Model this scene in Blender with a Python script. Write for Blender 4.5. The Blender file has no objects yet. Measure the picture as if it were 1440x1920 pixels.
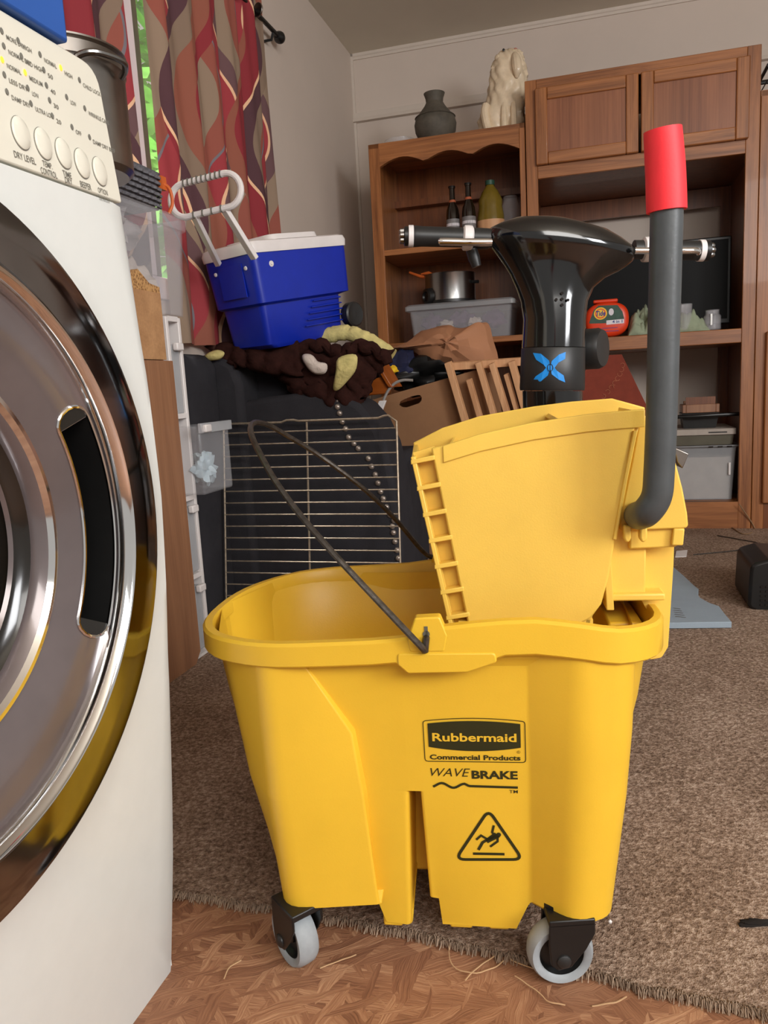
import bpy, bmesh, math, random
from mathutils import Vector, Matrix, noise
random.seed(7)
PI = math.pi
scn = bpy.context.scene
COL = scn.collection
# ------------------------------------------------------------------ camera
FPX, PITCH, ROLL, HC = 1440.0, math.radians(9.27), math.radians(3.1), .65
FW = Vector((0, math.cos(PITCH), -math.sin(PITCH)))
U0 = Vector((0, math.sin(PITCH), math.cos(PITCH)))
RT = math.cos(ROLL)*Vector((1, 0, 0)) - math.sin(ROLL)*U0
UP = math.sin(ROLL)*Vector((1, 0, 0)) + math.cos(ROLL)*U0
CAM = Vector((0, 0, HC))
cd = bpy.data.cameras.new('camera'); cam = bpy.data.objects.new('camera', cd); COL.objects.link(cam)
cam.matrix_world = Matrix(((RT.x, UP.x, -FW.x, 0), (RT.y, UP.y, -FW.y, 0), (RT.z, UP.z, -FW.z, HC), (0, 0, 0, 1)))
cd.sensor_fit = 'HORIZONTAL'; cd.sensor_width = 36; cd.lens = 36.0*FPX/1440; cd.clip_start = .02
scn.camera = cam
# ------------------------------------------------------------------ world, lights, exposure
w = bpy.data.worlds.new('world'); scn.world = w; w.use_nodes = True
w.node_tree.nodes['Background'].inputs[0].default_value = (.88, .84, .79, 1)
w.node_tree.nodes['Background'].inputs[1].default_value = .46
def area(name, loc, target, size, energy, color, sy=None):
    l = bpy.data.lights.new(name, 'AREA'); l.energy = energy; l.color = color; l.size = size
    if sy: l.shape = 'RECTANGLE'; l.size_y = sy
    o = bpy.data.objects.new(name, l); COL.objects.link(o); o.location = loc
    o.rotation_euler = (Vector(target)-Vector(loc)).to_track_quat('-Z', 'Y').to_euler(); return o
area('daylight_window', (2.15, -1.0, 1.5), (.1, .95, .4), .72, 46, (.97, .98, 1), .95)
area('room_fill', (.9, -1.5, 2.0), (-.2, 3.2, 1.5), 1.8, 54, (1, .97, .93), 1.2)  # added fill lamp that brightens the back of the room, no seen source
area('garden_daylight', (-1.05, 2.35, 2.9), (-2.2, 2.6, 1.2), 1.2, 420, (1, 1, .92), 1.2)
scn.view_settings.view_transform = 'Standard'; scn.view_settings.look = 'None'
scn.view_settings.gamma = 1; scn.view_settings.exposure = .30
# ------------------------------------------------------------------ frames
def ray(px, py): return FW + RT*((px-720)/FPX) - UP*((py-960)/FPX)
def hit(px, py, P, N):
    d = ray(px, py); return CAM + d*((P-CAM).dot(N)/d.dot(N))
class Frame:
    """a vertical-axis frame: o origin, D first axis, N second axis"""
    def __init__(s, o, deg):
        a = math.radians(deg); s.o = Vector(o); s.deg = deg
        s.D = Vector((math.cos(a), -math.sin(a), 0)); s.N = Vector((math.sin(a), math.cos(a), 0))
    def w(s, a, b, z): return s.o + s.D*a + s.N*b + Vector((0, 0, z))
    def l(s, P): P = Vector(P)-s.o; return (P.dot(s.D), P.dot(s.N), P.z)
    def onN(s, px, py, n): return s.l(hit(px, py, s.o+s.N*n, s.N))
    def onD(s, px, py, d): return s.l(hit(px, py, s.o+s.D*d, s.D))
    def onZ(s, px, py, z=0): return s.l(hit(px, py, Vector((0, 0, z)), Vector((0, 0, 1))))
RM = Frame((1.331, 3.086, 0), 16)       # room: n=0 is the front of the wall unit
DR = Frame((-.271, .798, 0), 16)        # dryer: origin at its far front foot, D points out of its front
BK = Frame((.0475, .912, 0), 8)         # mop bucket
SC = Frame((0, 1.4, 0), 0)              # handlebar column
WALL_S, WALL_N, CEIL = -1.60, .60, 2.27
# ------------------------------------------------------------------ object helpers
MATW = {}
def thing(name, label, cat, fr, loc, group=None, deg=None):
    o = bpy.data.objects.new(name, None); COL.objects.link(o)
    o.location = loc; o.rotation_euler = (0, 0, -math.radians(fr.deg if deg is None else deg))
    o.empty_display_size = .05
    o['label'] = label; o['category'] = cat
    if group: o['group'] = group
    MATW[o.name] = Matrix.Translation(Vector(loc)) @ Matrix.Rotation(-math.radians(fr.deg if deg is None else deg), 4, 'Z')
    return o
def tag(o, label, cat, group=None, kind=None):
    o['label'] = label; o['category'] = cat
    if group: o['group'] = group
    if kind: o['kind'] = kind
    return o
class MB:
    def __init__(s): s.v = []; s.f = []
    def add(s, vs, fs):
        k = len(s.v); s.v += [Vector(v) for v in vs]; s.f += [tuple(i+k for i in f) for f in fs]; return s
    def hexa(s, p):   # 8 corners: 4 bottom ccw, 4 top
        return s.add(p, [(3, 2, 1, 0), (4, 5, 6, 7), (0, 1, 5, 4), (1, 2, 6, 5), (2, 3, 7, 6), (3, 0, 4, 7)])
    def box(s, fr, a0, a1, b0, b1, z0, z1):
        P = [fr.w(a, b, z) for z in (z0, z1) for a, b in ((a0, b0), (a1, b0), (a1, b1), (a0, b1))]
        return s.hexa(P)
    def prism(s, A, B):   # two matching outlines
        n = len(A); return s.add(list(A)+list(B), [tuple(range(n))[::-1], tuple(range(n, 2*n))]+[(i, (i+1) % n, n+(i+1) % n, n+i) for i in range(n)])
    def ext(s, fr, pts, n0, n1):   # outline in (a,z), extruded along N
        return s.prism([fr.w(a, n0, z) for a, z in pts], [fr.w(a, n1, z) for a, z in pts])
    def extD(s, fr, pts, d0, d1):  # outline in (n,z), extruded along D
        return s.prism([fr.w(d0, a, z) for a, z in pts], [fr.w(d1, a, z) for a, z in pts])
    def extZ(s, fr, pts, z0, z1):
        return s.prism([fr.w(a, b, z0) for a, b in pts], [fr.w(a, b, z1) for a, b in pts])
    def loft(s, rows, closed=True, cap0=False, cap1=False):
        m = len(rows[0]); k = len(s.v); s.v += [Vector(p) for r in rows for p in r]
        for i in range(len(rows)-1):
            for j in range(m if closed else m-1):
                a = k+i*m+j; b = k+i*m+(j+1) % m; s.f.append((a, b, b+m, a+m))
        if cap0: s.f.append(tuple(range(k, k+m))[::-1])
        if cap1: s.f.append(tuple(range(k+(len(rows)-1)*m, k+len(rows)*m)))
        return s
    def tube(s, pts, r, seg=10, cap=True, closed=False, sq=1):
        pts = [Vector(p) for p in pts]; n = len(pts); rows = []; up = None
        for i, p in enumerate(pts):
            a = pts[(i-1) % n] if (closed or i > 0) else p; b = pts[(i+1) % n] if (closed or i < n-1) else p
            t = (b-a).normalized()
            if up is None: up = t.orthogonal().normalized()
            up = (up - t*up.dot(t)).normalized(); sd = t.cross(up)
            rr = r[i] if isinstance(r, (list, tuple)) else r
            rows.append([p + up*math.cos(2*PI*j/seg)*rr + sd*math.sin(2*PI*j/seg)*rr*sq for j in range(seg)])
        if closed: rows.append(rows[0])
        return s.loft(rows, True, cap and not closed, cap and not closed)
    def lathe(s, o, ax, prof, seg=32, e1=None, sc=(1, 1), cap=True):  # prof: (radius, height along ax)
        o = Vector(o); ax = Vector(ax).normalized(); e1 = Vector(e1) if e1 else ax.orthogonal().normalized(); e2 = ax.cross(e1)
        rows = [[o + ax*h + (e1*math.cos(2*PI*j/seg)*sc[0] + e2*math.sin(2*PI*j/seg)*sc[1])*max(r, .0002) for j in range(seg)] for r, h in prof]
        return s.loft(rows, True, cap, cap)
    def build(s, name, m, parent=None, bev=0, smooth=35, sub=0, solid=0, bseg=2):
        me = bpy.data.meshes.new(name)
        root = parent
        while root is not None and root.name not in MATW: root = root.parent
        if root is None:
            xs = [v.x for v in s.v]; ys = [v.y for v in s.v]; zs = [v.z for v in s.v]
            M = Matrix.Translation(((min(xs)+max(xs))/2, (min(ys)+max(ys))/2, min(zs)))
        else: M = MATW[root.name]
        Mi = M.inverted()
        me.from_pydata([Mi @ v for v in s.v], [], s.f); me.update()
        bm = bmesh.new(); bm.from_mesh(me); bmesh.ops.recalc_face_normals(bm, faces=bm.faces); bm.to_mesh(me); bm.free()
        if smooth:
            me.polygons.foreach_set('use_smooth', [True]*len(me.polygons)); me.set_sharp_from_angle(angle=math.radians(smooth))
        me.materials.append(m)
        o = bpy.data.objects.new(name, me); COL.objects.link(o)
        if root is None: o.matrix_world = M
        else: o.parent = parent
        if solid: d = o.modifiers.new('s', 'SOLIDIFY'); d.thickness = solid; d.offset = 0
        if bev: d = o.modifiers.new('b', 'BEVEL'); d.width = bev; d.segments = bseg; d.limit_method = 'ANGLE'; d.angle_limit = math.radians(35); d.harden_normals = False
        if sub: d = o.modifiers.new('u', 'SUBSURF'); d.levels = d.render_levels = sub
        return o
def dup(root, M2=None, label=None):
    r = root.copy(); COL.objects.link(r)
    if label: r['label'] = label
    for ch in list(root.children):
        c = ch.copy(); COL.objects.link(c); c.parent = r
        for g in ch.children:
            d = g.copy(); COL.objects.link(d); d.parent = c
    return r
def spline(P, n=8, closed=False):
    P = [Vector(p) for p in P]; out = []; m = len(P)
    for i in range(m if closed else m-1):
        p0 = P[(i-1) % m] if (closed or i > 0) else P[0]*2-P[1]; p1 = P[i]; p2 = P[(i+1) % m]
        p3 = P[(i+2) % m] if (closed or i < m-2) else P[-1]*2-P[-2]
        for k in range(n):
            t = k/n; out.append(.5*((2*p1)+(p2-p0)*t+(2*p0-5*p1+4*p2-p3)*t*t+(3*p1-p0-3*p2+p3)*t*t*t))
    if not closed: out.append(P[-1])
    return out
def roundpoly(pts, rs, n=5):
    out = []; m = len(pts)
    for i in range(m):
        p = Vector(pts[i]); a = Vector(pts[i-1])-p; b = Vector(pts[(i+1) % m])-p
        r = rs[i] if isinstance(rs, (list, tuple)) else rs
        if r <= 0: out.append(tuple(p)); continue
        la, lb = a.length, b.length; a /= la; b /= lb
        ang = math.acos(max(-1, min(1, a.dot(b)))); d = min(r/math.tan(ang/2), la*.49, lb*.49)
        s0, s1 = p+a*d, p+b*d
        for k in range(n):
            t = k/(n-1); out.append(tuple(s0*(1-t)**2+p*2*t*(1-t)+s1*t*t))
    return out
# ------------------------------------------------------------------ materials
def nt(name):
    m = bpy.data.materials.new(name); m.use_nodes = True
    return m, m.node_tree.nodes, m.node_tree.links, m.node_tree.nodes['Principled BSDF']
def S(v):   # srgb 0-255 to linear
    return tuple((c/255/12.92 if c/255 <= .04045 else ((c/255+.055)/1.055)**2.4) for c in v)+(1,)
def coords(N, L, scale=(1, 1, 1), rot=(0, 0, 0)):
    tc = N.new('ShaderNodeTexCoord'); mp = N.new('ShaderNodeMapping'); mp.inputs['Scale'].default_value = scale; mp.inputs['Rotation'].default_value = rot
    L.new(tc.outputs['Object'], mp.inputs[0]); return mp.outputs[0]
def noi(N, L, vec, scale, detail=3, rough=.5, dist=0):
    n = N.new('ShaderNodeTexNoise'); n.inputs['Scale'].default_value = scale; n.inputs['Detail'].default_value = detail
    n.inputs['Roughness'].default_value = rough; n.inputs['Distortion'].default_value = dist
    L.new(vec, n.inputs['Vector']); return n.outputs['Fac']
def ramp(N, L, fac, stops, interp='LINEAR'):
    r = N.new('ShaderNodeValToRGB'); r.color_ramp.interpolation = interp; e = r.color_ramp.elements
    while len(e) < len(stops): e.new(.5)
    for i, (p, c) in enumerate(stops): e[i].position = p; e[i].color = c
    L.new(fac, r.inputs[0]); return r.outputs[0]
def bump(N, L, b, h, strength=.2, dist=.002):
    bp = N.new('ShaderNodeBump'); bp.inputs['Strength'].default_value = strength; bp.inputs['Distance'].default_value = dist
    L.new(h, bp.inputs['Height']); L.new(bp.outputs[0], b.inputs['Normal'])
def plain(name, c, rough=.5, metal=0, var=.12, scale=18, bs=0, bsc=300, coat=0, alpha=1, spec=.5, sss=0, trans=0):
    m, N, L, b = nt(name); c = S(c)
    v = coords(N, L)
    f = noi(N, L, v, scale, 4, .6)
    col = ramp(N, L, f, [(.25, tuple(x*(1-var) for x in c[:3])+(1,)), (.75, tuple(min(1, x*(1+var)) for x in c[:3])+(1,))])
    L.new(col, b.inputs['Base Color']); b.inputs['Roughness'].default_value = rough; b.inputs['Metallic'].default_value = metal
    b.inputs['Coat Weight'].default_value = coat; b.inputs['Coat Roughness'].default_value = .08; b.inputs['Alpha'].default_value = alpha
    b.inputs['Specular IOR Level'].default_value = spec; b.inputs['Transmission Weight'].default_value = trans
    if sss: b.inputs['Subsurface Weight'].default_value = sss; b.inputs['Subsurface Radius'].default_value = (.02, .01, .003); b.inputs['Subsurface Scale'].default_value = .5
    if bs: bump(N, L, b, noi(N, L, v, bsc, 3), bs)
    return m
def wood(name, c1, c2, axis='Z', rough=.42, sc=1, coat=.15):
    m, N, L, b = nt(name)
    s = {'X': (1.2, 16, 16), 'Y': (16, 1.2, 16), 'Z': (16, 16, 1.2)}[axis]
    v = coords(N, L, tuple(x*sc for x in s))
    f = noi(N, L, v, 1.6, 6, .62, .8)
    v2 = coords(N, L, tuple(x*sc*(9 if x > 2 else 1.5) for x in s)); g = noi(N, L, v2, 2, 3, .6)
    mx = N.new('ShaderNodeMath'); mx.operation = 'MULTIPLY_ADD'; mx.inputs[1].default_value = .35; L.new(g, mx.inputs[0])
    m2 = N.new('ShaderNodeMath'); m2.operation = 'MULTIPLY'; m2.inputs[1].default_value = .65; L.new(f, m2.inputs[0]); L.new(m2.outputs[0], mx.inputs[2])
    L.new(ramp(N, L, mx.outputs[0], [(.36, S(c1)), (.62, S(c2))]), b.inputs['Base Color'])
    b.inputs['Roughness'].default_value = rough; b.inputs['Coat Weight'].default_value = coat
    bump(N, L, b, g, .15, .001); return m
M = {}
M['yellow'] = plain('yellow_plastic', (226, 181, 50), .38, var=.05, scale=7, bs=.05, bsc=500, spec=.45, sss=.08)
M['yellow2'] = plain('yellow_plastic_worn', (229, 188, 80), .42, var=.07, scale=9, bs=.06, bsc=500, spec=.45, sss=.08)
M['ink'] = plain('dark_olive_ink', (40, 40, 8), .5, var=.1)
M['grey_tube'] = plain('dark_grey_plastic', (66, 70, 72), .42, var=.18, scale=30, bs=.08, bsc=200)
_m = M['grey_tube']; _n, _l = _m.node_tree.nodes, _m.node_tree.links; _b = _n['Principled BSDF']; _v = coords(_n, _l, (60, 60, 9))
_f = noi(_n, _l, _v, 1.4, 5, .7); _mx = _n.new('ShaderNodeMix'); _mx.data_type = 'RGBA'; _src = _b.inputs['Base Color'].links[0].from_socket
_l.new(ramp(_n, _l, _f, [(.70, (0, 0, 0, 1)), (.76, (.6, .6, .6, 1))]), _mx.inputs['Factor']); _l.new(_src, _mx.inputs['A']); _mx.inputs['B'].default_value = S((170, 172, 172)); _l.new(_mx.outputs['Result'], _b.inputs['Base Color'])
M['red_grip'] = plain('red_rubber', (238, 42, 52), .55, var=.05, bs=.06)
M['black'] = plain('black_plastic', (20, 20, 20), .38, var=.25)
M['blackg'] = plain('glossy_black_plastic', (9, 9, 10), .12, var=.2, coat=.6)
M['blackm'] = plain('satin_black', (34, 34, 34), .42, var=.2)
M['tyre'] = plain('grey_rubber_tread', (150, 156, 160), .55, var=.12, scale=60)
M['wire'] = plain('worn_steel_wire', (78, 72, 66), .38, .7, var=.5, scale=120, bs=.15)
M['chrome'] = plain('chrome', (225, 225, 225), .08, 1, var=.03)
M['dchrome'] = plain('dark_mirror_chrome', (138, 138, 140), .10, 1, var=.22, scale=9)
M['smoke'] = plain('smoky_plastic', (104, 94, 94), .2, .35, var=.2, scale=8, coat=.6)
M['glassd'] = plain('dark_door_glass', (26, 22, 18), .16, var=.2, coat=.35, spec=.35)
M['white'] = plain('white_enamel', (210, 213, 210), .32, var=.02, scale=40, bs=.02, coat=.2)
M['cream'] = plain('cream_panel_plastic', (214, 211, 197), .42, var=.02)
M['seam'] = plain('dark_seam', (50, 48, 45), .7)
M['inkg'] = plain('grey_print', (110, 108, 100), .6)
M['blue'] = plain('blue_plastic', (10, 40, 165), .38, var=.08, bs=.04)
M['bluebox'] = plain('blue_card', (38, 84, 160), .5, var=.1, scale=6)
M['whitep'] = plain('white_plastic', (228, 222, 220), .4, var=.04)
M['steel'] = plain('brushed_steel', (150, 148, 146), .26, 1, var=.15, scale=6)
M['dsteel'] = plain('dark_stainless', (150, 144, 138), .3, 1, var=.25, scale=8)
M['clear'] = plain('clear_plastic', (215, 215, 220), .18, alpha=.2, var=.05)
M['milky'] = plain('milky_plastic', (205, 208, 212), .3, alpha=.42, var=.05)
M['bag'] = plain('thin_clear_bag', (225, 222, 222), .2, alpha=.5, bs=.5, bsc=40)
M['wall'] = plain('painted_wall', (206, 192, 180), .75, var=.03, scale=3, bs=.08, bsc=90)
M['ceil'] = plain('painted_ceiling', (212, 204, 188), .85, var=.03, scale=4, bs=.12, bsc=60)
M['trim'] = plain('painted_trim', (208, 196, 184), .6, var=.03)
M['wframe'] = plain('window_frame_white', (226, 212, 216), .5, var=.03)
M['olive'] = plain('olive_grey', (92, 88, 74), .6)  # plain olive grey for the sash, keyholes, crate and wheels
M['oak'] = wood('oak_vertical', (112, 64, 30), (172, 110, 62), 'Z')
M['oakh'] = wood('oak_horizontal', (112, 64, 30), (174, 112, 64), 'X')
M['oakp'] = wood('oak_panel', (118, 68, 42), (156, 98, 64), 'Z', sc=.5)
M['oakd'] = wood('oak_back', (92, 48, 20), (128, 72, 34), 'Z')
M['lam'] = wood('laminate', (134, 92, 66), (160, 114, 82), 'Z', .5, .8, .1)
M['lam2'] = wood('laminate_light', (172, 128, 88), (196, 150, 106), 'X', .55, .6, 0)
M['pine'] = wood('pine', (186, 134, 92), (214, 164, 120), 'Z', .55, 1, 0)
M['orangew'] = wood('orange_wood', (132, 62, 14), (168, 88, 24), 'X', .4, .7, .2)
M['sofa'] = plain('charcoal_fabric', (52, 51, 55), .92, var=.18, scale=12, bs=.4, bsc=400, spec=.15)
M['stud'] = plain('pewter_nailhead', (178, 166, 156), .38, .7, var=.1)
M['fleeceb'] = plain('brown_fleece', (48, 26, 22), .95, var=.35, scale=40, bs=.9, bsc=160, spec=.1)
M['fleecey'] = plain('cream_yellow_fleece', (206, 192, 128), .95, var=.2, scale=40, bs=.9, bsc=160, spec=.1)
M['fleecew'] = plain('white_fleece', (214, 200, 190), .95, var=.1, bs=.9, bsc=160, spec=.1)
M['card'] = plain('cardboard', (150, 108, 74), .8, var=.1, scale=6, bs=.1, bsc=60)
M['dark'] = plain('dark_void', (22, 14, 10), .9)
M['kraft'] = plain('kraft_paper', (170, 118, 84), .75, var=.08, scale=8, bs=.15, bsc=30)
M['wicker'] = plain('grey_wicker', (112, 112, 118), .7, var=.5, scale=160)
M['orange'] = plain('orange_strap', (214, 104, 44), .5)
M['cable'] = plain('grey_cable', (150, 145, 140), .5)
M['stone'] = plain('dark_carved_stone', (84, 78, 68), .7, var=.3, scale=22, bs=.6, bsc=60)
M['ceram'] = plain('cream_ceramic', (226, 206, 176), .42, var=.12, scale=26, coat=.2)
M['bottle'] = plain('dark_bottle_glass', (26, 18, 12), .08, var=.1, coat=.5)
M['gold'] = plain('amber_liquid', (116, 96, 34), .15, var=.2)
M['labelg'] = plain('grey_label', (120, 116, 116), .6, var=.3, scale=60)
M['copper'] = plain('copper_neck_label', (176, 92, 60), .5)
M['tub'] = plain('orange_red_plastic', (222, 62, 24), .35, var=.05)
M['lgreen'] = plain('dark_green_print', (38, 74, 58), .5, var=.3, scale=50)
M['lyel'] = plain('yellow_print', (246, 196, 40), .5)
M['lblue'] = plain('blue_print', (30, 42, 130), .5)
M['lwhite'] = plain('white_print', (225, 220, 225), .5)
M['cloth'] = plain('sage_green_cloth', (150, 160, 136), .95, var=.18, scale=20, bs=.5, bsc=60, spec=.1)
M['tv'] = plain('black_screen', (5, 5, 6), .45, spec=.12)
M['redfab'] = plain('red_patterned_fabric', (128, 52, 34), .85, var=.15, bs=.3)
M['redprint'] = plain('tan_print', (178, 110, 80), .85)
M['purple'] = plain('purple_cloth', (104, 74, 104), .9, var=.25, bs=.4)
M['lamp'] = plain('warm_led_on', (210, 120, 20), .4)
_b = M['lamp'].node_tree.nodes['Principled BSDF']; _b.inputs['Emission Color'].default_value = (1, .42, .03, 1); _b.inputs['Emission Strength'].default_value = 2.2
M['foam'] = plain('blue_grey_foam', (150, 164, 176), .8, var=.06, scale=10, bs=.2)
M['cord'] = plain('tan_cord', (140, 110, 80), .8)
M['thread'] = plain('straw_thread', (196, 160, 120), .8)
M['fringe'] = plain('carpet_fringe', (150, 128, 108), .95, var=.3, scale=60)
M['leaf'] = plain('garden_leaves', (140, 214, 104), .5, var=.35, scale=8)
M['glass'] = plain('window_glass', (230, 240, 235), .03, alpha=.12)
M['xblue'] = plain('bright_blue_print', (28, 140, 225), .35, var=.05)
M['peach'] = plain('faded_card', (170, 160, 150), .7)
# carpet
m, N, L, b = nt('carpet'); v = coords(N, L)
f1 = noi(N, L, v, 150, 3, .75); f2 = noi(N, L, v, 5, 4, .6)
mx = N.new('ShaderNodeMath'); mx.operation = 'MULTIPLY_ADD'; mx.inputs[1].default_value = .78; L.new(f1, mx.inputs[0])
m2 = N.new('ShaderNodeMath'); m2.operation = 'MULTIPLY'; m2.inputs[1].default_value = .22; L.new(f2, m2.inputs[0]); L.new(m2.outputs[0], mx.inputs[2])
L.new(ramp(N, L, mx.outputs[0], [(.36, S((100, 80, 66))), (.52, S((152, 128, 110))), (.66, S((196, 174, 156)))]), b.inputs['Base Color'])
b.inputs['Roughness'].default_value = .95; b.inputs['Specular IOR Level'].default_value = .1; bump(N, L, b, f1, .9, .006); M['carpet'] = m
# oriented strand board: strands from stretched voronoi cells in several directions
m, N, L, b = nt('strand_board')
tn = N.new('ShaderNodeTexNoise'); tn.inputs['Scale'].default_value = 9; tn.inputs['Detail'].default_value = 3
v0 = coords(N, L); L.new(v0, tn.inputs['Vector'])
def vm(op, a, b_):
    n = N.new('ShaderNodeVectorMath'); n.operation = op
    for i, x in enumerate((a, b_)):
        if isinstance(x, tuple): n.inputs[i].default_value = x
        else: L.new(x, n.inputs[i])
    return n.outputs[0]
warp = vm('ADD', v0, vm('MULTIPLY', vm('SUBTRACT', tn.outputs['Color'], (.5, .5, .5)), (.04, .04, 0)))
tone = None
for k in range(4):    # strands laid in four directions, one layer over the other
    mp = N.new('ShaderNodeMapping'); mp.vector_type = 'POINT'; mp.inputs['Rotation'].default_value = (0, 0, .25+k*.85); mp.inputs['Location'].default_value = (k*.37, k*.61, 0); L.new(warp, mp.inputs[0])
    st_ = vm('MULTIPLY', mp.outputs[0], (16, 84, 1))
    vo = N.new('ShaderNodeTexVoronoi'); vo.inputs['Scale'].default_value = 1; L.new(st_, vo.inputs['Vector'])
    sx_ = N.new('ShaderNodeSeparateXYZ'); L.new(vo.outputs['Color'], sx_.inputs[0])
    g = noi(N, L, vm('MULTIPLY', mp.outputs[0], (24, 420, 1)), 1, 4, .65)
    ad = N.new('ShaderNodeMath'); ad.operation = 'MULTIPLY_ADD'; ad.inputs[1].default_value = .32; L.new(sx_.outputs[0], ad.inputs[0])
    a2 = N.new('ShaderNodeMath'); a2.operation = 'MULTIPLY'; a2.inputs[1].default_value = .78; L.new(g, a2.inputs[0]); L.new(a2.outputs[0], ad.inputs[2])
    if tone is None: tone = ad.outputs[0]
    else:
        gt = N.new('ShaderNodeMath'); gt.operation = 'GREATER_THAN'; gt.inputs[1].default_value = .62; L.new(sx_.outputs[1], gt.inputs[0])
        mi = N.new('ShaderNodeMix'); L.new(gt.outputs[0], mi.inputs['Factor']); L.new(tone, mi.inputs['A']); L.new(ad.outputs[0], mi.inputs['B']); tone = mi.outputs['Result']
L.new(ramp(N, L, tone, [(.20, S((100, 64, 44))), (.42, S((136, 92, 66))), (.60, S((156, 110, 80))), (.86, S((194, 150, 114)))]), b.inputs['Base Color'])
b.inputs['Roughness'].default_value = .6; bump(N, L, b, tone, .5, .003); M['osb'] = m
# chipboard broken end
m, N, L, b = nt('chipboard'); v = coords(N, L)
vo = N.new('ShaderNodeTexVoronoi'); vo.inputs['Scale'].default_value = 170; L.new(v, vo.inputs['Vector'])
L.new(ramp(N, L, vo.outputs['Distance'], [(.1, S((120, 78, 44))), (.6, S((198, 152, 98)))]), b.inputs['Base Color']); b.inputs['Roughness'].default_value = .9; bump(N, L, b, vo.outputs['Distance'], .6, .003); M['chip'] = m
# curtain print: flowing ribbons, coordinates: X along the wall, Z up
m, N, L, b = nt('curtain_print'); v = coords(N, L); sp = N.new('ShaderNodeSeparateXYZ'); L.new(v, sp.inputs[0])
def mth(op, a, b_=None, c_=None):
    n = N.new('ShaderNodeMath'); n.operation = op
    for i, x in enumerate((a, b_, c_)):
        if x is None: continue
        if isinstance(x, (int, float)): n.inputs[i].default_value = x
        else: L.new(x, n.inputs[i])
    return n.outputs[0]
UVN = N.new('ShaderNodeUVMap'); UVN.uv_map = 'uv'; su = N.new('ShaderNodeSeparateXYZ'); L.new(UVN.outputs[0], su.inputs[0])
uu, vv = su.outputs[0], su.outputs[1]
def fr_(freq, amp, vf, ph): return mth('FRACT', mth('ADD', mth('MULTIPLY', uu, freq), mth('MULTIPLY', mth('SINE', mth('ADD', mth('MULTIPLY', vv, vf), ph)), amp)))
a1 = fr_(2.9, .26, 9.5, 0); a2_ = fr_(2.9, .28, 9.5, 2.6); a3 = fr_(1.9, .2, 7, 4)
c = ramp(N, L, a1, [(0, S((140, 42, 50))), (.30, S((236, 190, 150))), (.335, S((84, 52, 58))), (.52, S((134, 112, 94))), (.74, S((146, 84, 66)))], 'CONSTANT')
c2 = ramp(N, L, a2_, [(0, S((148, 80, 66))), (.22, S((118, 112, 118))), (.25, S((156, 54, 60))), (.5, S((232, 184, 146))), (.53, S((104, 74, 76))), (.7, S((146, 124, 104)))], 'CONSTANT')
sel = mth('GREATER_THAN', a3, .5)
mi = N.new('ShaderNodeMix'); mi.data_type = 'RGBA'; L.new(sel, mi.inputs['Factor']); L.new(c, mi.inputs['A']); L.new(c2, mi.inputs['B'])
L.new(mi.outputs['Result'], b.inputs['Base Color']); b.inputs['Roughness'].default_value = .85; M['curtain'] = m

# ================================================================== LARGE STRUCTURE
def struct(o, label=None):
    o['kind'] = 'structure'
    if label: o['label'] = label
    return o
# subfloor and carpet
struct(MB().box(RM, -3.2, 2.6, -5.2, .9, -.03, 0).build('floor', M['osb'], smooth=0))
cedge = [(-.88, 1.06), (-.6, .99), (-.302, .924), (-.191, .892), (-.04, .842), (.071, .80), (.21, .742), (.296, .708), (.361, .683), (.7, .52), (1.6, .2)]
ce = []
for i in range(len(cedge)-1):
    for k in range(24):
        t = k/24; x = cedge[i][0]*(1-t)+cedge[i+1][0]*t; y = cedge[i][1]*(1-t)+cedge[i+1][1]*t
        ce.append((x+.002*noise.noise((x*70, y*70, 0)), y+.007*noise.noise((x*22, 3, 0))+.003*noise.noise((x*120, 5, 0))))
crow = lambda z, d=0: [Vector((x, y+d, z)) for x, y in ce]
cback = [RM.w(2.6, -3.4, 0), RM.w(2.6, .60, 0), RM.w(-1.60, .60, 0), RM.w(-1.60, -2.5, 0)]
cp = MB(); outl = [p for p in crow(.0005)]+[Vector((p.x, p.y, .0005)) for p in cback]
cp.prism(outl, [Vector((p.x, p.y, .005)) for p in outl])
co = cp.build('carpet', M['carpet'], smooth=0); struct(co, 'worn brown speckled carpet with a frayed front edge')
fb = MB()
for x, y in ce:
    for k in range(9):
        xx = x+random.uniform(-.005, .005); yy = y+random.uniform(-.001, .004)
        l = random.uniform(.004, .013); a = random.uniform(-1, 1); h = random.uniform(.001, .005)
        p = [Vector((xx, yy, .005)), Vector((xx+a*l*.4, yy-l*.5, .004+h)), Vector((xx+a*l*.7, yy-l, .001+h*.3))]
        fb.tube(p, .0006, 3, False)
fo = fb.build('carpet_fringe', M['fringe'], smooth=0); fo['kind'] = 'stuff'; fo['label'] = 'frayed tufts along the cut edge of the brown carpet'
# back wall with ceiling
struct(MB().box(RM, WALL_S-.1, 3, WALL_N, WALL_N+.1, 0, CEIL+.1).build('wall_back', M['wall'], smooth=0))
# window opening in the left wall
WN0, WN1, WZ0, WZ1 = -2.75, -1.05, .92, 2.02
lw = MB(); T0 = WALL_S-.12
lw.box(RM, T0, WALL_S, WN1, WALL_N+.1, 0, CEIL+.1).box(RM, T0, WALL_S, -5.2, WN0, 0, CEIL+.1)
lw.box(RM, T0, WALL_S, WN0, WN1, 0, WZ0).box(RM, T0, WALL_S, WN0, WN1, WZ1, CEIL+.1)
struct(lw.build('wall_left', M['wall'], smooth=0))
struct(MB().box(RM, WALL_S-.1, 3, -5.2, WALL_N+.1, CEIL, CEIL+.08).build('ceiling', M['ceil'], smooth=0))
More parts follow.
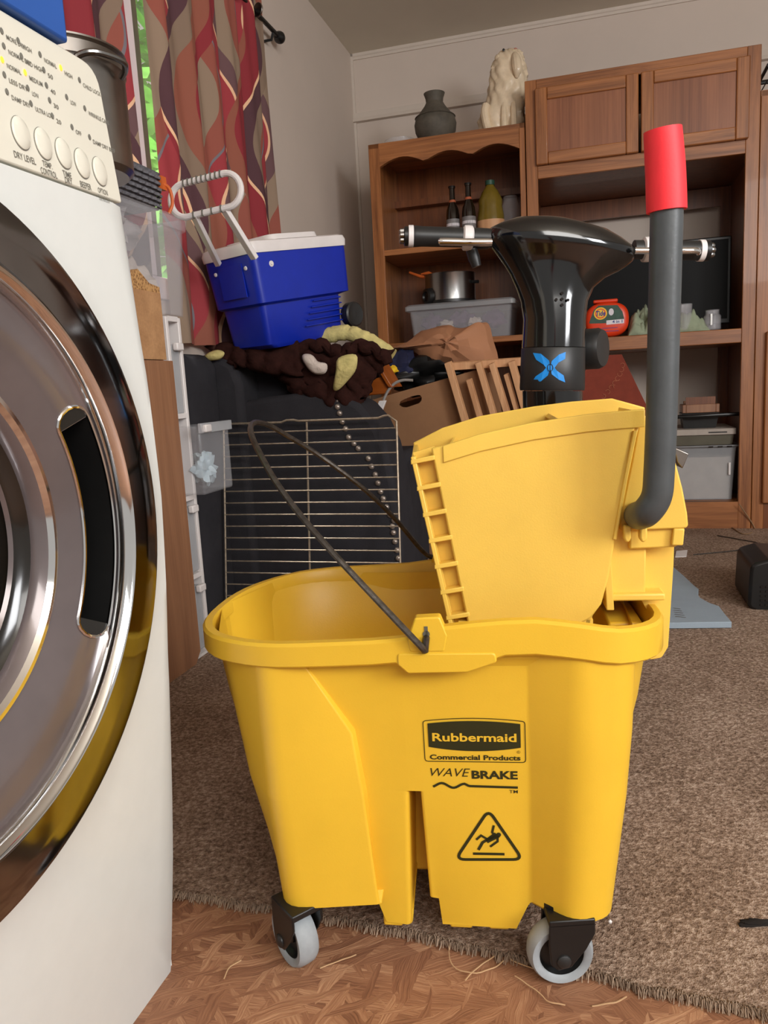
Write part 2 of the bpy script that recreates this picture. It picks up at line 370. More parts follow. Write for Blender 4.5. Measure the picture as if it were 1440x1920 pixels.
# trims on the back wall
tp = lambda z, h, d: [(WALL_N, z), (WALL_N, z+h), (WALL_N-d, z+h), (WALL_N-d, z+h*.55), (WALL_N-d*.6, z+h*.4), (WALL_N-d*.6, z)]
struct(MB().extD(RM, tp(CEIL-.028, .028, .012), WALL_S, 3).build('trim_1', M['trim'], smooth=0))
struct(MB().extD(RM, [(WALL_N, 1.952), (WALL_N, 2.0), (WALL_N-.016, 1.995), (WALL_N-.022, 1.97), (WALL_N-.03, 1.952)], WALL_S, 3).build('trim_2', M['trim'], smooth=0))
struct(MB().box(RM, WALL_S, WALL_S+.012, WALL_N-.012, WALL_N, 0, CEIL).build('trim_3', M['trim'], smooth=0))
# window
wr = bpy.data.objects.new('window_1', None); COL.objects.link(wr); wr.location = RM.w(WALL_S, (WN0+WN1)/2, WZ0); wr['kind'] = 'structure'; wr.rotation_euler = (0, 0, -math.radians(16))
MATW[wr.name] = Matrix.Translation(wr.location) @ Matrix.Rotation(-math.radians(16), 4, 'Z')
wf = MB(); s0, s1 = WALL_S-.10, WALL_S+.012
wf.box(RM, s0, s1, WN1-.06, WN1, WZ0, WZ1).box(RM, s0, s1, WN0, WN0+.06, WZ0, WZ1).box(RM, s0, s1, WN0+.06, WN1-.06, WZ1-.06, WZ1).box(RM, s0, s1, WN0+.06, WN1-.06, WZ0, WZ0+.06)
ma, mb_, mc = [RM.onD(px, 200, s1)[1] for px in (240, 265, 275)]
wf.box(RM, s0+.02, s1, ma, mb_, WZ0+.06, WZ1-.06)
wf.build('window_frame', M['wframe'], wr, bev=.003)
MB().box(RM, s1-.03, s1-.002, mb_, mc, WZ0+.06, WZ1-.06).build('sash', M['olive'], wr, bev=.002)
MB().box(RM, s0+.05, s0+.055, WN0+.06, ma, WZ0+.06, WZ1-.06).build('pane', M['glass'], wr, smooth=0)
MB().box(RM, s0+.05, s0+.055, mb_, WN1-.06, WZ0+.06, WZ1-.06).build('pane', M['glass'], wr, smooth=0)
# greenery outside
lf = MB()
for k in range(5200):
    c = RM.w(-3.3+random.uniform(-.5, .25), random.uniform(-3.0, 2.6), random.uniform(.1, 3.6)); a, bb_ = random.uniform(0, 2*PI), random.uniform(-.9, .9)
    d = Vector((math.cos(a), math.sin(a), bb_))*.12; e = d.cross(Vector((random.random(), random.random(), 1))).normalized()*.06
    lf.add([c-d, c+e, c+d, c-e], [(0, 1, 2, 3)])
lo = lf.build('garden_foliage', M['leaf'], smooth=0); tag(lo, 'bright green foliage outside seen through the gap between the curtains', 'foliage', kind='stuff')

# ================================================================== CURTAINS AND ROD
def curtain(n0, n1, z0, z1, label, off, phase, amp=.018, folds=26):
    nu, nv = 110, 26; vs = []; fs = []; uv = []
    for j in range(nv+1):
        z = z0+(z1-z0)*j/nv
        for i in range(nu+1):
            t = i/nu; n = n0+(n1-n0)*t
            dd = off+amp*math.sin(n*folds*1.6+phase+.25*math.sin(z*3))*(1-.25*j/nv)+.006*math.sin(n*90+z*4)
            vs.append(RM.w(WALL_S+dd, n, z)); uv.append((n*1.25, z))
    for j in range(nv):
        for i in range(nu):
            a = j*(nu+1)+i; fs.append((a, a+1, a+nu+2, a+nu+1))
    mb = MB(); mb.add(vs, fs); o = mb.build('curtain', M['curtain'], smooth=180)
    ul = o.data.uv_layers.new(name='uv')
    for lp in o.data.loops: ul.data[lp.index].uv = uv[lp.vertex_index]
    return tag(o, label, 'curtain', 'patterned curtains on the rod')
nr = RM.onD(504, 200, WALL_S+.038)[1]
nl = RM.onD(291, 200, WALL_S+.038)[1]
ztop = RM.onD(512, 13, WALL_S+.038)[2]
curtain(nl, nr, .80, ztop, 'red and taupe curtain with wavy ribbons, right of the green window gap', .038, 0)
nl2 = RM.onD(241, 200, WALL_S+.038)[1]
curtain(nl2-.95, nl2, .96, ztop, 'red and taupe curtain with wavy ribbons, left of the window gap behind stock pot', .038, 1.2)
rp = thing('curtain_rod', 'black curtain rod with a round ball finial above the red curtain', 'curtain rod', RM, RM.w(WALL_S+.038, nr, 1.96))
zr = RM.onD(500, 45, WALL_S+.038)[2]
MB().tube([RM.w(WALL_S+.038, -3.2, zr), RM.w(WALL_S+.038, nr+.13, zr)], .008, 12).build('rod', M['black'], rp)
fc = RM.w(WALL_S+.038, nr+.15, zr)
MB().lathe(fc-RM.N*.022, RM.N, [(.002, 0), (.012, .002), (.019, .012), (.022, .022), (.019, .034), (.01, .043), (.003, .046)], 16).build('finial', M['black'], rp)
MB().tube([RM.w(WALL_S, nr+.09, zr-.03), RM.w(WALL_S+.03, nr+.09, zr-.03), RM.w(WALL_S+.038, nr+.09, zr-.008)], .005, 8).build('bracket', M['black'], rp)
for k, n in enumerate((nr-.07, nr-.22)):
    MB().lathe(RM.w(WALL_S+.052, n, zr)-RM.N*.003, RM.N+RM.D*.5, [(.014, 0), (.022, 0), (.023, .003), (.022, .006), (.014, .006), (.013, .003)], 18).build('grommet', M['dsteel'], rp)

# ================================================================== WALL UNIT (three cabinets)
def scallop_rail(s0, s1, zt, zb, n=28):
    pts = [(s1, zt), (s0, zt)]
    for i in range(n+1):
        t = i/n; s = s0+(s1-s0)*t
        pts.append((s, zb + (.030*abs(math.sin(t*PI*3))**1.0 if 0 < t < 1 else 0) - .004))
    return pts
# left bookcase
bc = thing('bookcase', 'oak bookcase with a scalloped top rail and open shelves, left end of wall unit', 'bookcase', RM, RM.w(-1.04, 0, 0))
a0, a1, zt = -1.368, -.713, 1.662
MB().box(RM, a0, a0+.047, 0, .02, 0, zt).build('stile', M['oak'], bc, .002)
MB().box(RM, a1-.022, a1, 0, .02, 0, zt).build('stile', M['oak'], bc, .002)
MB().box(RM, a0, a0+.018, .02, .42, 0, zt-.02).build('side_panel', M['oak'], bc)
MB().box(RM, a1-.018, a1, .02, .42, 0, zt-.02).build('side_panel', M['oak'], bc)
MB().box(RM, a0+.018, a1-.018, .40, .41, .05, zt-.02).build('back_panel', M['oakd'], bc)
MB().box(RM, a0, a1, 0, .42, zt-.02, zt).build('top', M['oakh'], bc, .002)
MB().ext(RM, scallop_rail(a0+.047, a1-.022, zt-.001, 1.572), -.001, .018).build('scalloped_rail', M['oakh'], bc, smooth=0)
for z in (1.205, .81, .10):
    MB().box(RM, a0+.018, a1-.018, .004, .40, z, z+.024).build('shelf', M['oakh'], bc, .002)
MB().box(RM, a0+.047, a1-.022, 0, .018, 0, .10).build('plinth', M['oakh'], bc)
MB().box(RM, a0+.018, a1-.018, .34, .40, 1.47, 1.50).build('back_rail', M['oakd'], bc)
# middle unit
mu = thing('media_cabinet', 'tall oak media cabinet with two doors above an open television bay', 'cabinet', RM, RM.w(-.28, 0, 0))
a0, a1, zt = -.709, .152, 1.815
MB().box(RM, a0, a0+.045, 0, .02, 0, zt).build('stile', M['oak'], mu, .002)
MB().box(RM, a1-.048, a1, 0, .02, 0, zt).build('stile', M['oak'], mu, .002)
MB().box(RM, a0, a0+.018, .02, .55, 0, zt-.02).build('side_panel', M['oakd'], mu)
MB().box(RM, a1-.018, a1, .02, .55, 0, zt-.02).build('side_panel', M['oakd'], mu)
MB().box(RM, a0+.018, a1-.018, .02, .55, zt-.02, zt-.002).build('top', M['oakh'], mu)
MB().box(RM, a0+.045, a1-.048, 0, .02, 1.775, zt).build('rail', M['oakh'], mu, .002)
MB().box(RM, a0+.045, a1-.048, 0, .02, 1.442, 1.492).build('rail', M['oakh'], mu, .002)
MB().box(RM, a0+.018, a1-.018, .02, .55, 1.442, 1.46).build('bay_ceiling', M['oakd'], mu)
MB().box(RM, a0+.018, a1-.018, .004, .54, .745, .80).build('shelf', M['oakh'], mu, .003)
MB().box(RM, a0+.018, a1-.018, .004, .54, .095, .115).build('bottom_shelf', M['oakh'], mu, .002)
MB().box(RM, a0+.045, a1-.048, 0, .018, 0, .115).build('plinth', M['oakh'], mu)
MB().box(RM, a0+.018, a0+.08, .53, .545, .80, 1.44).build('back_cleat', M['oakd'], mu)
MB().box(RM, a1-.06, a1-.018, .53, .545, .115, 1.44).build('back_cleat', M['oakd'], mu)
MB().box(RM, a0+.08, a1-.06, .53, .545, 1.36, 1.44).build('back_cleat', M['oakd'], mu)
for x0, x1 in ((-.668, -.279), (-.270, .112)):
    z0, z1, fw = 1.490, 1.776, .046
    d = MB(); d.box(RM, x0+fw-.01, x1-fw+.01, -.012, -.003, z0+fw-.01, z1-fw+.01); dr = d.build('door', M['oakp'], mu)
    MB().box(RM, x0, x0+fw, -.022, 0, z0, z1).build('door_stile', M['oak'], dr, .004)
    MB().box(RM, x1-fw, x1, -.022, 0, z0, z1).build('door_stile', M['oak'], dr, .004)
    MB().box(RM, x0+fw, x1-fw, -.021, 0, z1-fw, z1).build('door_rail', M['oakh'], dr, .004)
    MB().box(RM, x0+fw, x1-fw, -.021, 0, z0, z0+fw).build('door_rail', M['oakh'], dr, .004)
# right unit
ru = thing('side_cabinet', 'oak cabinet cut off by the right edge, right end of wall unit', 'cabinet', RM, RM.w(.48, 0, 0))
a0, a1, zt = .154, .80, 1.655
MB().box(RM, a0, a0+.045, 0, .02, 0, zt).build('stile', M['oak'], ru, .002)
MB().box(RM, a1-.045, a1, 0, .02, 0, zt).build('stile', M['oak'], ru, .002)
MB().box(RM, a0, a0+.018, .02, .42, 0, zt-.02).build('side_panel', M['oak'], ru)
MB().box(RM, a1-.018, a1, .02, .42, 0, zt-.02).build('side_panel', M['oak'], ru)
MB().box(RM, a0, a1, 0, .42, zt-.02, zt).build('top', M['oakh'], ru)
MB().box(RM, a0+.045, a1-.045, 0, .02, zt-.07, zt-.021).build('rail', M['oakh'], ru)
MB().box(RM, a0+.018, a1-.018, .40, .41, .05, zt-.02).build('back_panel', M['oakd'], ru)
for z in (1.2, .80): MB().box(RM, a0+.018, a1-.018, .004, .40, z, z+.024).build('shelf', M['oakh'], ru)
MB().box(RM, a0+.045, a1-.045, 0, .018, 0, .11).build('plinth', M['oakd'], ru)
for x0, x1 in ((a0+.035, .475), (.48, a1-.035)):
    d = MB().box(RM, x0+.04, x1-.04, -.012, -.003, .14, .74).build('door', M['oakp'], ru)
    MB().box(RM, x0, x0+.045, -.022, 0, .11, .78).build('door_stile', M['oak'], d, .004)
    MB().box(RM, x1-.045, x1, -.022, 0, .11, .78).build('door_stile', M['oak'], d, .004)
    MB().box(RM, x0+.045, x1-.045, -.021, 0, .735, .78).build('door_rail', M['oakh'], d, .004)
    MB().box(RM, x0+.045, x1-.045, -.021, 0, .11, .155).build('door_rail', M['oakh'], d, .004)

# ================================================================== DRYER
PROF = [(0, .0), (.03, .004), (.077, .010), (.15, .019), (.224, .026), (.344, .036), (.46, .043), (.55, .0470), (.67, .0456), (.76, .041), (.838, .036)]
def foff(z):
    P = PROF
    if z >= .838: return .036-.0125*(z-.838)/.124
    for i in range(len(P)-1):
        if z <= P[i+1][0]:
            t = (z-P[i][0])/(P[i+1][0]-P[i][0]); return P[i][1]*(1-t)+P[i+1][1]*t
    return P[-1][1]
dry = thing('dryer', 'white front loading dryer with a round chrome-ringed door and control panel', 'dryer', DR, DR.w(-.3, -.343, 0))
DT0, DT1, DTOP = -.70, 0.0, .972
cT, cZ, RO = -.304, .551, .272
# body: open-fronted casing
cas = MB()
cas.box(DR, -.60, -.004, DT1-.006, DT1, .0, .965).box(DR, -.60, -.004, DT0, DT0+.006, .0, .965)
cas.box(DR, -.60, -.594, DT0+.006, DT1-.006, 0, .965).box(DR, -.594, -.01, DT0+.006, DT1-.006, .01, .016)
cas.build('casing', M['white'], dry)
MB().box(DR, -.60, foff(.96)-.012, DT0, DT1, .958, .9635).build('top_panel', M['white'], dry, .003)
# front panel with the round door opening
NA = 128; fp = MB(); rows = []
angs = sorted(set([2*PI*i/NA for i in range(NA)]+[math.atan2(z-cZ, t-cT) % (2*PI) for z in (0, .836) for t in (DT0, DT1)]))
for k in range(9):
    row = []
    for a in angs:
        dx, dz = math.cos(a), math.sin(a)
        tt = min([((DT1-cT)/dx if dx > 1e-9 else (DT0-cT)/dx if dx < -1e-9 else 9), ((.836-cZ)/dz if dz > 1e-9 else (0-cZ)/dz if dz < -1e-9 else 9)])
        r0 = min(RO+.003, tt-.004); f = k/8; r = r0*(1-f)+tt*f
        t, z = cT+dx*r, cZ+dz*r; o = foff(z)
        e = DT1-t; rd = .005
        if e < rd: o -= rd-math.sqrt(max(0, rd*rd-(rd-e)**2))
        lip = max(0, 1-(r-RO)/.03); o += .006*lip*lip
        if k == 0: o = min(o, .05)
        row.append(DR.w(o, t, z))
    rows.append(row)
rows.insert(0, [p-DR.D*.05 for p in rows[0]])
rows.append([p-DR.D*.02 for p in rows[-1]])
fp.loft(rows); fp.build('front_panel', M['white'], dry, smooth=40)
# control panel: a slanted slab with rounded upper corner
pp = roundpoly([(DT0, .8385), (DT1-.003, .8385), (DT1-.003, .962), (DT0, .962)], [.002, .003, .022, .022], 6)
outer = [DR.w(foff(z), t, z) for t, z in pp]; mid = [DR.w(foff(z)-.006, t+(.003 if t < -.3 else -.0) , z) for t, z in pp]
MB().loft([[p-DR.D*.06 for p in mid], mid, outer], True, True, True).build('control_panel', M['cream'], dry, bev=.002)
def dpt(px, py):   # point of the slanted control panel in (t, z)
    z = .9
    for _ in range(6):
        o = foff(z); l = DR.onD(px, py, o); z = l[2]
    return l[1], l[2]
def dw(t, z, e=.0006): return DR.w(foff(z)+e, t, z)
def text_geo(txt, off=0, shear=0, space=1):
    cu = bpy.data.curves.new('t', 'FONT'); cu.body = txt; cu.offset = off; cu.shear = shear; cu.space_character = space; cu.resolution_u = 3; cu.fill_mode = 'FRONT'
    o = bpy.data.objects.new('t', cu); me = bpy.data.meshes.new_from_object(o)
    vs = [v.co.copy() for v in me.vertices]; fs = [tuple(p.vertices) for p in me.polygons]
    bpy.data.objects.remove(o); bpy.data.curves.remove(cu); bpy.data.meshes.remove(me)
    x0 = min(v.x for v in vs); x1 = max(v.x for v in vs); y0 = min(v.y for v in vs); y1 = max(v.y for v in vs)
    return [((v.x-x0)/(x1-x0), (v.y-y0)/(y1-y0)) for v in vs], fs
def put_text(mb, txt, fn, u0, u1, v0, v1, off=0, shear=0, space=1):
    uv, fs = text_geo(txt, off, shear, space)
    mb.add([fn(u0+(u1-u0)*a, v0+(v1-v0)*b_) for a, b_ in uv], fs)
# push buttons
for px, py in ((38, 250), (80, 270), (118, 288), (153, 307), (186, 322)):
    t, z = dpt(px, py)
    MB().lathe(DR.w(foff(z)-.002, t, z), DR.D+Vector((0, 0, .09)), [(.0118, 0), (.0118, .0032), (.0108, .0042), (.006, .0052), (.0004, .0056)], 28, DR.N, (.84, 1.08)).build('button', M['cream'], dry)
    MB().lathe(DR.w(foff(z)+.0001, t, z), DR.D+Vector((0, 0, .09)), [(.0119, 0), (.0124, .0003), (.0124, .0005), (.0119, .0005)], 28, DR.N, (.84, 1.08)).build('button_ring', M['inkg'], dry)
pr = MB()
for txt, px, py, wd, hh in (('DRY LEVEL', 46, 296, .0245, .0052), ('TEMP.', 88, 309, .012, .0048), ('CONTROL', 91, 324, .020, .0052), ('TIME', 125, 327, .0115, .005), ('DRY', 128, 339, .0095, .005), ('BEEPER', 160, 348, .0155, .0052), ('OPTION', 192, 359, .0145, .0048), ('PRESS AND HOLD', 194, 370, .0175, .0019), ('3 SEC FOR LOCK', 195, 376, .0165, .0019)):
    t, z = dpt(px, py); put_text(pr, txt, dw, t-wd/2, t+wd/2, z-hh/2, z+hh/2, .006)
LEDS = [('MORE DRY', 2, 58, 0), ('NORMAL DRY', 6, 86, 0), ('NORMAL', 3, 112, 1), ('LESS DRY', 7, 140, 0), ('DAMP DRY', 12, 172, 0),
        ('HIGH', 33, 76, 0), ('MID HIGH', 39, 105, 0), ('MEDIUM', 46, 136, 1), ('LOW', 51, 165, 0), ('ULTRA LOW', 57, 194, 0),
        ('NORMAL', 74, 102, 0), ('50', 81, 131, 0), ('40', 86, 160, 0), ('30', 92, 188, 0), ('20', 97, 217, 0),
        ('HIGH', 113, 127, 1), ('LOW', 124, 182, 0), ('OFF', 134, 238, 0), ('CHILD LOCK', 148, 150, 0), ('WRINKLE CARE', 158, 203, 0), ('DAMP DRY BEEP', 167, 257, 0)]
ld = MB(); lo_ = MB()
for txt, px, py, on in LEDS:
    t, z = dpt(px, py); r = .0021
    q = MB()
    q.add([dw(t+r*math.cos(a)*.9, z+r*1.25*math.sin(a), .0008) for a in [2*PI*k/10 for k in range(10)]], [tuple(range(10))])
    ind = q.build('indicator', M['lamp' if on else 'inkg'], dry, smooth=0)
    if on: ind['label'] = 'glowing orange indicator light'
    wd = .0026*len(txt)*(1 if len(txt) > 2 else 1.2); put_text(pr, txt, dw, t+.0045, t+.0045+wd, z-.0045, z-.0012+.0005, .008)
pr.build('panel_lettering', M['inkg'], dry, smooth=0)['kind'] = 'stuff'
# door: rings are turned about the outward axis
DC = DR.w(0, cT, cZ)
def ringp(r, a, h): return DR.w(h, cT+r*math.cos(a), cZ+r*math.sin(a))
def turned(mb, prof, seg=128):
    rows = [[ringp(r, 2*PI*j/seg, h) for j in range(seg)] for r, h in prof]; return mb.loft(rows)
door = turned(MB(), [(.272, .02), (.2725, .050), (.271, .0575), (.266, .0600), (.245, .0620), (.224, .0635), (.221, .060), (.221, .03)]).build('door', M['dchrome'], dry, smooth=50)
turned(MB(), [(.221, .060), (.2205, .0665), (.2175, .069), (.214, .0670), (.211, .060), (.211, .04)]).build('chrome_bead', M['chrome'], door, smooth=60)
# funnel with the pocket of the door pull
SA0, SA1, SR0, SR1 = math.radians(-29), math.radians(26), .178, .206
prof = [(.211, .052), (SR1, .0530), (SR0, .0440), (.165, .040), (.152, .034), (.148, .036), (.144, .034), (.138, .022), (.134, .0)]
seg = 144; fm = MB(); rows = [[ringp(r, 2*PI*j/seg, h) for j in range(seg)] for r, h in prof]
fm.v = [p for r in rows for p in r]
for i in range(len(rows)-1):
    for j in range(seg):
        a = (2*PI*(j+.5)/seg+PI) % (2*PI)-PI
        if i == 1 and SA0 < a < SA1: continue
        fm.f.append((i*seg+j, i*seg+(j+1) % seg, (i+1)*seg+(j+1) % seg, (i+1)*seg+j))
fm.build('door_bowl', M['smoke'], door, smooth=40)
pk = MB(); n = 24
A = [SA0+(SA1-SA0)*k/n for k in range(n+1)]
o1 = [ringp(SR1, a, .0530) for a in A]; o0 = [ringp(SR0, a, .0440) for a in A]
lp_ = o1+o0[::-1]; lo2 = [p-DR.D*.035 for p in lp_]; pk.loft([lp_, lo2], True, False, False)
pk.add(lo2, [(i, i+1, 2*n-i, 2*n+1-i) for i in range(n)])
for sg, A_e in ((1, SA1), (-1, SA0)):  # flat black plates paint the pocket's darkness at its rounded ends
    P5 = [ringp(SR1, A_e-.01*sg, .0534), ]
    for k in range(0, 9):
        b_ = PI/2*(1-2*k/8); r = (SR0+SR1)/2+(SR1-SR0)/2*math.sin(b_); a = A_e*.97+sg*(SR1-SR0)/2*math.cos(b_)/((SR0+SR1)/2)*.98
        P5.append(ringp(r, a, .0446+.009*(r-SR0)/(SR1-SR0)))
    P5.append(ringp(SR0, A_e-.01*sg, .0446)); pk.add(P5, [tuple(range(len(P5)))])
pk.build('pull_pocket', M['black'], door, smooth=40)
fr = []
rc, rr = (SR0+SR1)/2, (SR1-SR0)/2
hh = lambda r: .044+.009*(r-SR0)/(SR1-SR0)+.0008
for a in A: fr.append(ringp(SR1+.001, a*.97, hh(SR1)))
for k in range(1, 8):
    b_ = PI/2*(1-2*k/8); r = rc+(rr+.001)*math.sin(b_); a = SA1*.97+rr*math.cos(b_)/rc; fr.append(ringp(r, a, hh(r)))
for a in A[::-1]: fr.append(ringp(SR0-.001, a*.97, hh(SR0)))
for k in range(1, 8):
    b_ = -PI/2*(1-2*k/8); r = rc+(rr+.001)*math.sin(b_); a = SA0*.97-rr*math.cos(b_)/rc; fr.append(ringp(r, a, hh(r)))
MB().tube(fr, .0016, 6, closed=True).build('pull_frame', M['chrome'], door)
turned(MB(), [(.1525, .034), (.151, .038), (.147, .0385), (.144, .034)]).build('inner_ring', M['chrome'], door, smooth=60)
turned(MB(), [(.140, .024), (.132, .014), (.124, .012), (.120, -.004), (.112, -.010), (.108, -.03), (.098, -.045), (.094, -.05), (.06, -.07), (.0005, -.075)]).build('window_bowl', M['glassd'], door, smooth=40)
turned(MB(), [(.127, .0125), (.125, .0155), (.1225, .0125)]).build('inner_ring', M['smoke'], door, smooth=60)

# ================================================================== MOP BUCKET
bk = thing('mop_bucket', 'yellow wheeled mop bucket with printed logos and a thin wire bail handle', 'mop bucket', BK, BK.w(0, 0, 0))
# table: near-side corner keys (x, y) at four heights; far side is the mirror image
ZL = [.386, .287, .2145, .2140, None]
KEY = [  # radius, bottom z, then (x,y) for each level
    (0.03, .060, [(-.262, 0), (-.248, 0), (-.236, 0), (-.236, 0), (-.205, 0)]),
    (0.07, .075, [(-.225, -.12), (-.215, -.115), (-.207, -.110), (-.207, -.110), (-.180, -.095)]),
    (0.03, .081, [(-.163, -.168), (-.163, -.168), (-.163, -.167), (-.163, -.167), (-.163, -.162)]),
    (0.004, .081, [(-.130, -.163), (-.074, -.153), (-.066, -.1515), (-.066, -.1515), (-.055, -.146)]),
    (0, .078, [(-.128, -.162), (-.072, -.143), (-.064, -.1385), (-.064, -.1385), (-.062, -.131)]),
    (0, .048, [(-.060, -.155), (-.050, -.1435), (-.050, -.1385), (-.050, -.1385), (-.052, -.131)]),
    (0.006, .046, [(-.018, -.155), (-.018, -.1445), (-.018, -.1395), (-.018, -.1395), (-.0235, -.132)]),
    (0, .075, [(-.017, -.155), (-.017, -.1445), (-.017, -.1395), (-.017, -.070), (-.022, -.070)]),
    (0, .075, [(-.006, -.155), (-.006, -.1445), (-.006, -.1395), (-.006, -.070), (.000, -.070)]),
    (0.004, .082, [(-.005, -.155), (-.005, -.1445), (-.005, -.1395), (-.005, -.1395), (-.001, -.132)]),
    (0, .081, [(.008, -.155), (.008, -.1445), (.008, -.1395), (.008, -.1395), (.009, -.132)]),
    (0, .049, [(.012, -.155), (.012, -.1445), (.012, -.1395), (.012, -.1395), (.012, -.132)]),
    (0, .047, [(.090, -.155), (.090, -.1445), (.090, -.1395), (.090, -.1395), (.094, -.132)]),
    (0.012, .082, [(.112, -.155), (.112, -.1445), (.112, -.1395), (.112, -.1395), (.110, -.132)]),
    (0.045, .080, [(.165, -.170), (.165, -.170), (.164, -.169), (.164, -.169), (.156, -.166)]),
    (0.045, .078, [(.222, -.156), (.218, -.153), (.212, -.151), (.212, -.151), (.196, -.147)]),
    (0.03, .078, [(.232, 0), (.228, 0), (.224, 0), (.224, 0), (.208, 0)]),
]
def body_rows():
    nlev = 5; rows = []
    for L_ in range(nlev):
        pts = [(k[2][L_][0], k[2][L_][1]) for k in KEY]; rs = [k[0] for k in KEY]
        zb = [(ZL[L_] if ZL[L_] is not None else k[1]) for k in KEY]
        full = [(x, y, z) for (x, y), z in zip(pts, zb)] + [(x, -y, z) for (x, y), z in list(zip(pts, zb))[1:-1][::-1]]
        frs = rs + rs[1:-1][::-1]
        n = 6; out = []; m = len(full)
        for i in range(m):
            p = Vector(full[i]); a = Vector(full[i-1])-p; b = Vector(full[(i+1) % m])-p; r = frs[i]
            if r <= 0: out.append(p); continue
            a2 = a.copy(); a2.z = 0; b2 = b.copy(); b2.z = 0
            la, lb = a2.length, b2.length; ang = math.acos(max(-1, min(1, a2.dot(b2)/la/lb))); d = min(r/math.tan(ang/2) if ang < 3.1 else .002, la*.45, lb*.45)
            s0, s1 = p+a*(d/la), p+b*(d/lb)
            for k in range(n):
                t = k/(n-1); out.append(s0*(1-t)**2+p*2*t*(1-t)+s1*t*t)
        rows.append(out)
    return rows
BR = body_rows()
def midrow(A, B, t): return [a.lerp(b, t) for a, b in zip(A, B)]
R_ = [BR[0], midrow(BR[0], BR[1], .5), BR[1], midrow(BR[1], BR[2], .5), BR[2], BR[3], midrow(BR[3], BR[4], .33), midrow(BR[3], BR[4], .66), midrow(BR[3], BR[4], .97), BR[4]]
bot = []
for p in BR[4]: bot.append(Vector((p.x*.97, p.y*.965, p.z-.003)))
R_.append(bot); R_.append([Vector((p.x*.93, p.y*.92, p.z+.010)) for p in BR[4]])
def rim_curve(n=120):
    """outer rim outline (x, y, z of the top edge)"""
    P = []
    for k in range(25):
        a = PI/2+PI*k/24 ; c, s_ = math.cos(a), math.sin(a)
        P.append((-.12+.150*math.copysign(abs(c)**.92, c), .174*math.copysign(abs(s_)**.85, s_)))
    for x in (-.08, -.045, -.02, -.008, .0, .012, .03, .06, .09, .12, .145): P.append((x, -.174))
    for k in range(9):
        a = -PI/2+PI/2*k/8; P.append((.168+.09*math.cos(a), -.084+.09*math.sin(a)))
    for y in (-.05, 0, .05): P.append((.258, y))
    for k in range(9):
        a = PI/2*k/8; P.append((.168+.09*math.cos(a), .084+.09*math.sin(a)))
    for x in (.145, .12, .09, .06, .03, .0, -.04, -.08): P.append((x, .174))
    return P
def rim_z(x):
    pts = [(-.30, .384), (-.26, .388), (-.2, .392), (-.12, .394), (-.05, .396), (-.012, .399), (.012, .404), (.03, .4105), (.08, .4155), (.12, .4165), (.16, .412), (.2, .404), (.26, .398)]
    for i in range(len(pts)-1):
        if x <= pts[i+1][0]:
            t = (x-pts[i][0])/(pts[i+1][0]-pts[i][0]); t = max(0, t); return pts[i][1]*(1-t)+pts[i+1][1]*t
    return pts[-1][1]
RC = rim_curve()
def rimh(x): # band height
    return .026 + (.008 if -.02 < x < .075 else 0)+(.010 if x > .02 else 0)
def inw(p, d):   # offset inwards towards the spine
    x, y = p; cx = max(-.12, min(.168, x)); v = Vector((x-cx, y)); l = v.length
    if abs(x) <= .12 or l < 1e-6: return (x, y-math.copysign(d, y)) if abs(y) > .1 else (x-math.copysign(d, x), y)
    v = v*((l-d)/l); return (cx+v.x, v.y)
rim = MB(); rows = []
for dd, zf in ((.012, lambda x: rim_z(x)-rimh(x)-.0), (.002, lambda x: rim_z(x)-rimh(x)), (0, lambda x: rim_z(x)-rimh(x)+.002), (0, lambda x: rim_z(x)-.003), (.003, lambda x: rim_z(x)), (.0115, lambda x: rim_z(x)+.0002), (.014, lambda x: rim_z(x)-.003), (.015, lambda x: .372)):
    rows.append([BK.w(*inw(p, dd), zf(p[0])) for p in RC])
rim.loft(rows)
rim.build('rim', M['yellow'], bk, smooth=40)
# tub: outer skin plus inner skin and inner floor
tub = MB(); W3 = lambda p: BK.w(p.x, p.y, p.z)
tub.loft([[W3(p) for p in r] for r in R_], True, False, True)
tub.build('tub', M['yellow'], bk, smooth=28)
inn = MB(); IR = []
for z, sx, sy in ((.378, .955, .93), (.36, .945, .87), (.30, .92, .78), (.225, .86, .74), (.22, .84, .72)):
    IR.append([BK.w(-.02+(p[0]+.02)*sx, p[1]*sy, z) for p in RC])
inn.loft(IR, True, False, True); inn.build('tub_inside', M['yellow'], bk, smooth=40)
# ears for the bail
for sgn in (-1, 1):
    e = MB(); y0, y1 = sgn*.1745, sgn*.160
    pts = roundpoly([(-.0075, .396), (.0015, .4205), (.0265, .4215), (.0335, .402), (.03, .385), (-.005, .385)], .003, 4)
    e.ext(BK, pts, y0, y1); ea = e.build('bail_ear', M['yellow'], bk, bev=.0015)
    h = MB(); h.lathe(BK.w(.0125, y0+sgn*.0003, .404), BK.N*(-1 if sgn < 0 else 1), [(.0036, 0), (.0036, .0006), (.0004, .0006)], 14); h.box(BK, .0108, .0142, y0-.0003*-sgn, y0+sgn*.0009, .399, .412)
    h.build('keyhole', M['olive'], ea)
# pulls under the rim
MB().ext(BK, roundpoly([(-.018, .372), (-.008, .3625), (.052, .3635), (.082, .374), (.08, .384), (-.018, .384)], .004, 4), -.1755, -.165).build('rim_apron', M['yellow'], bk, bev=.0015)
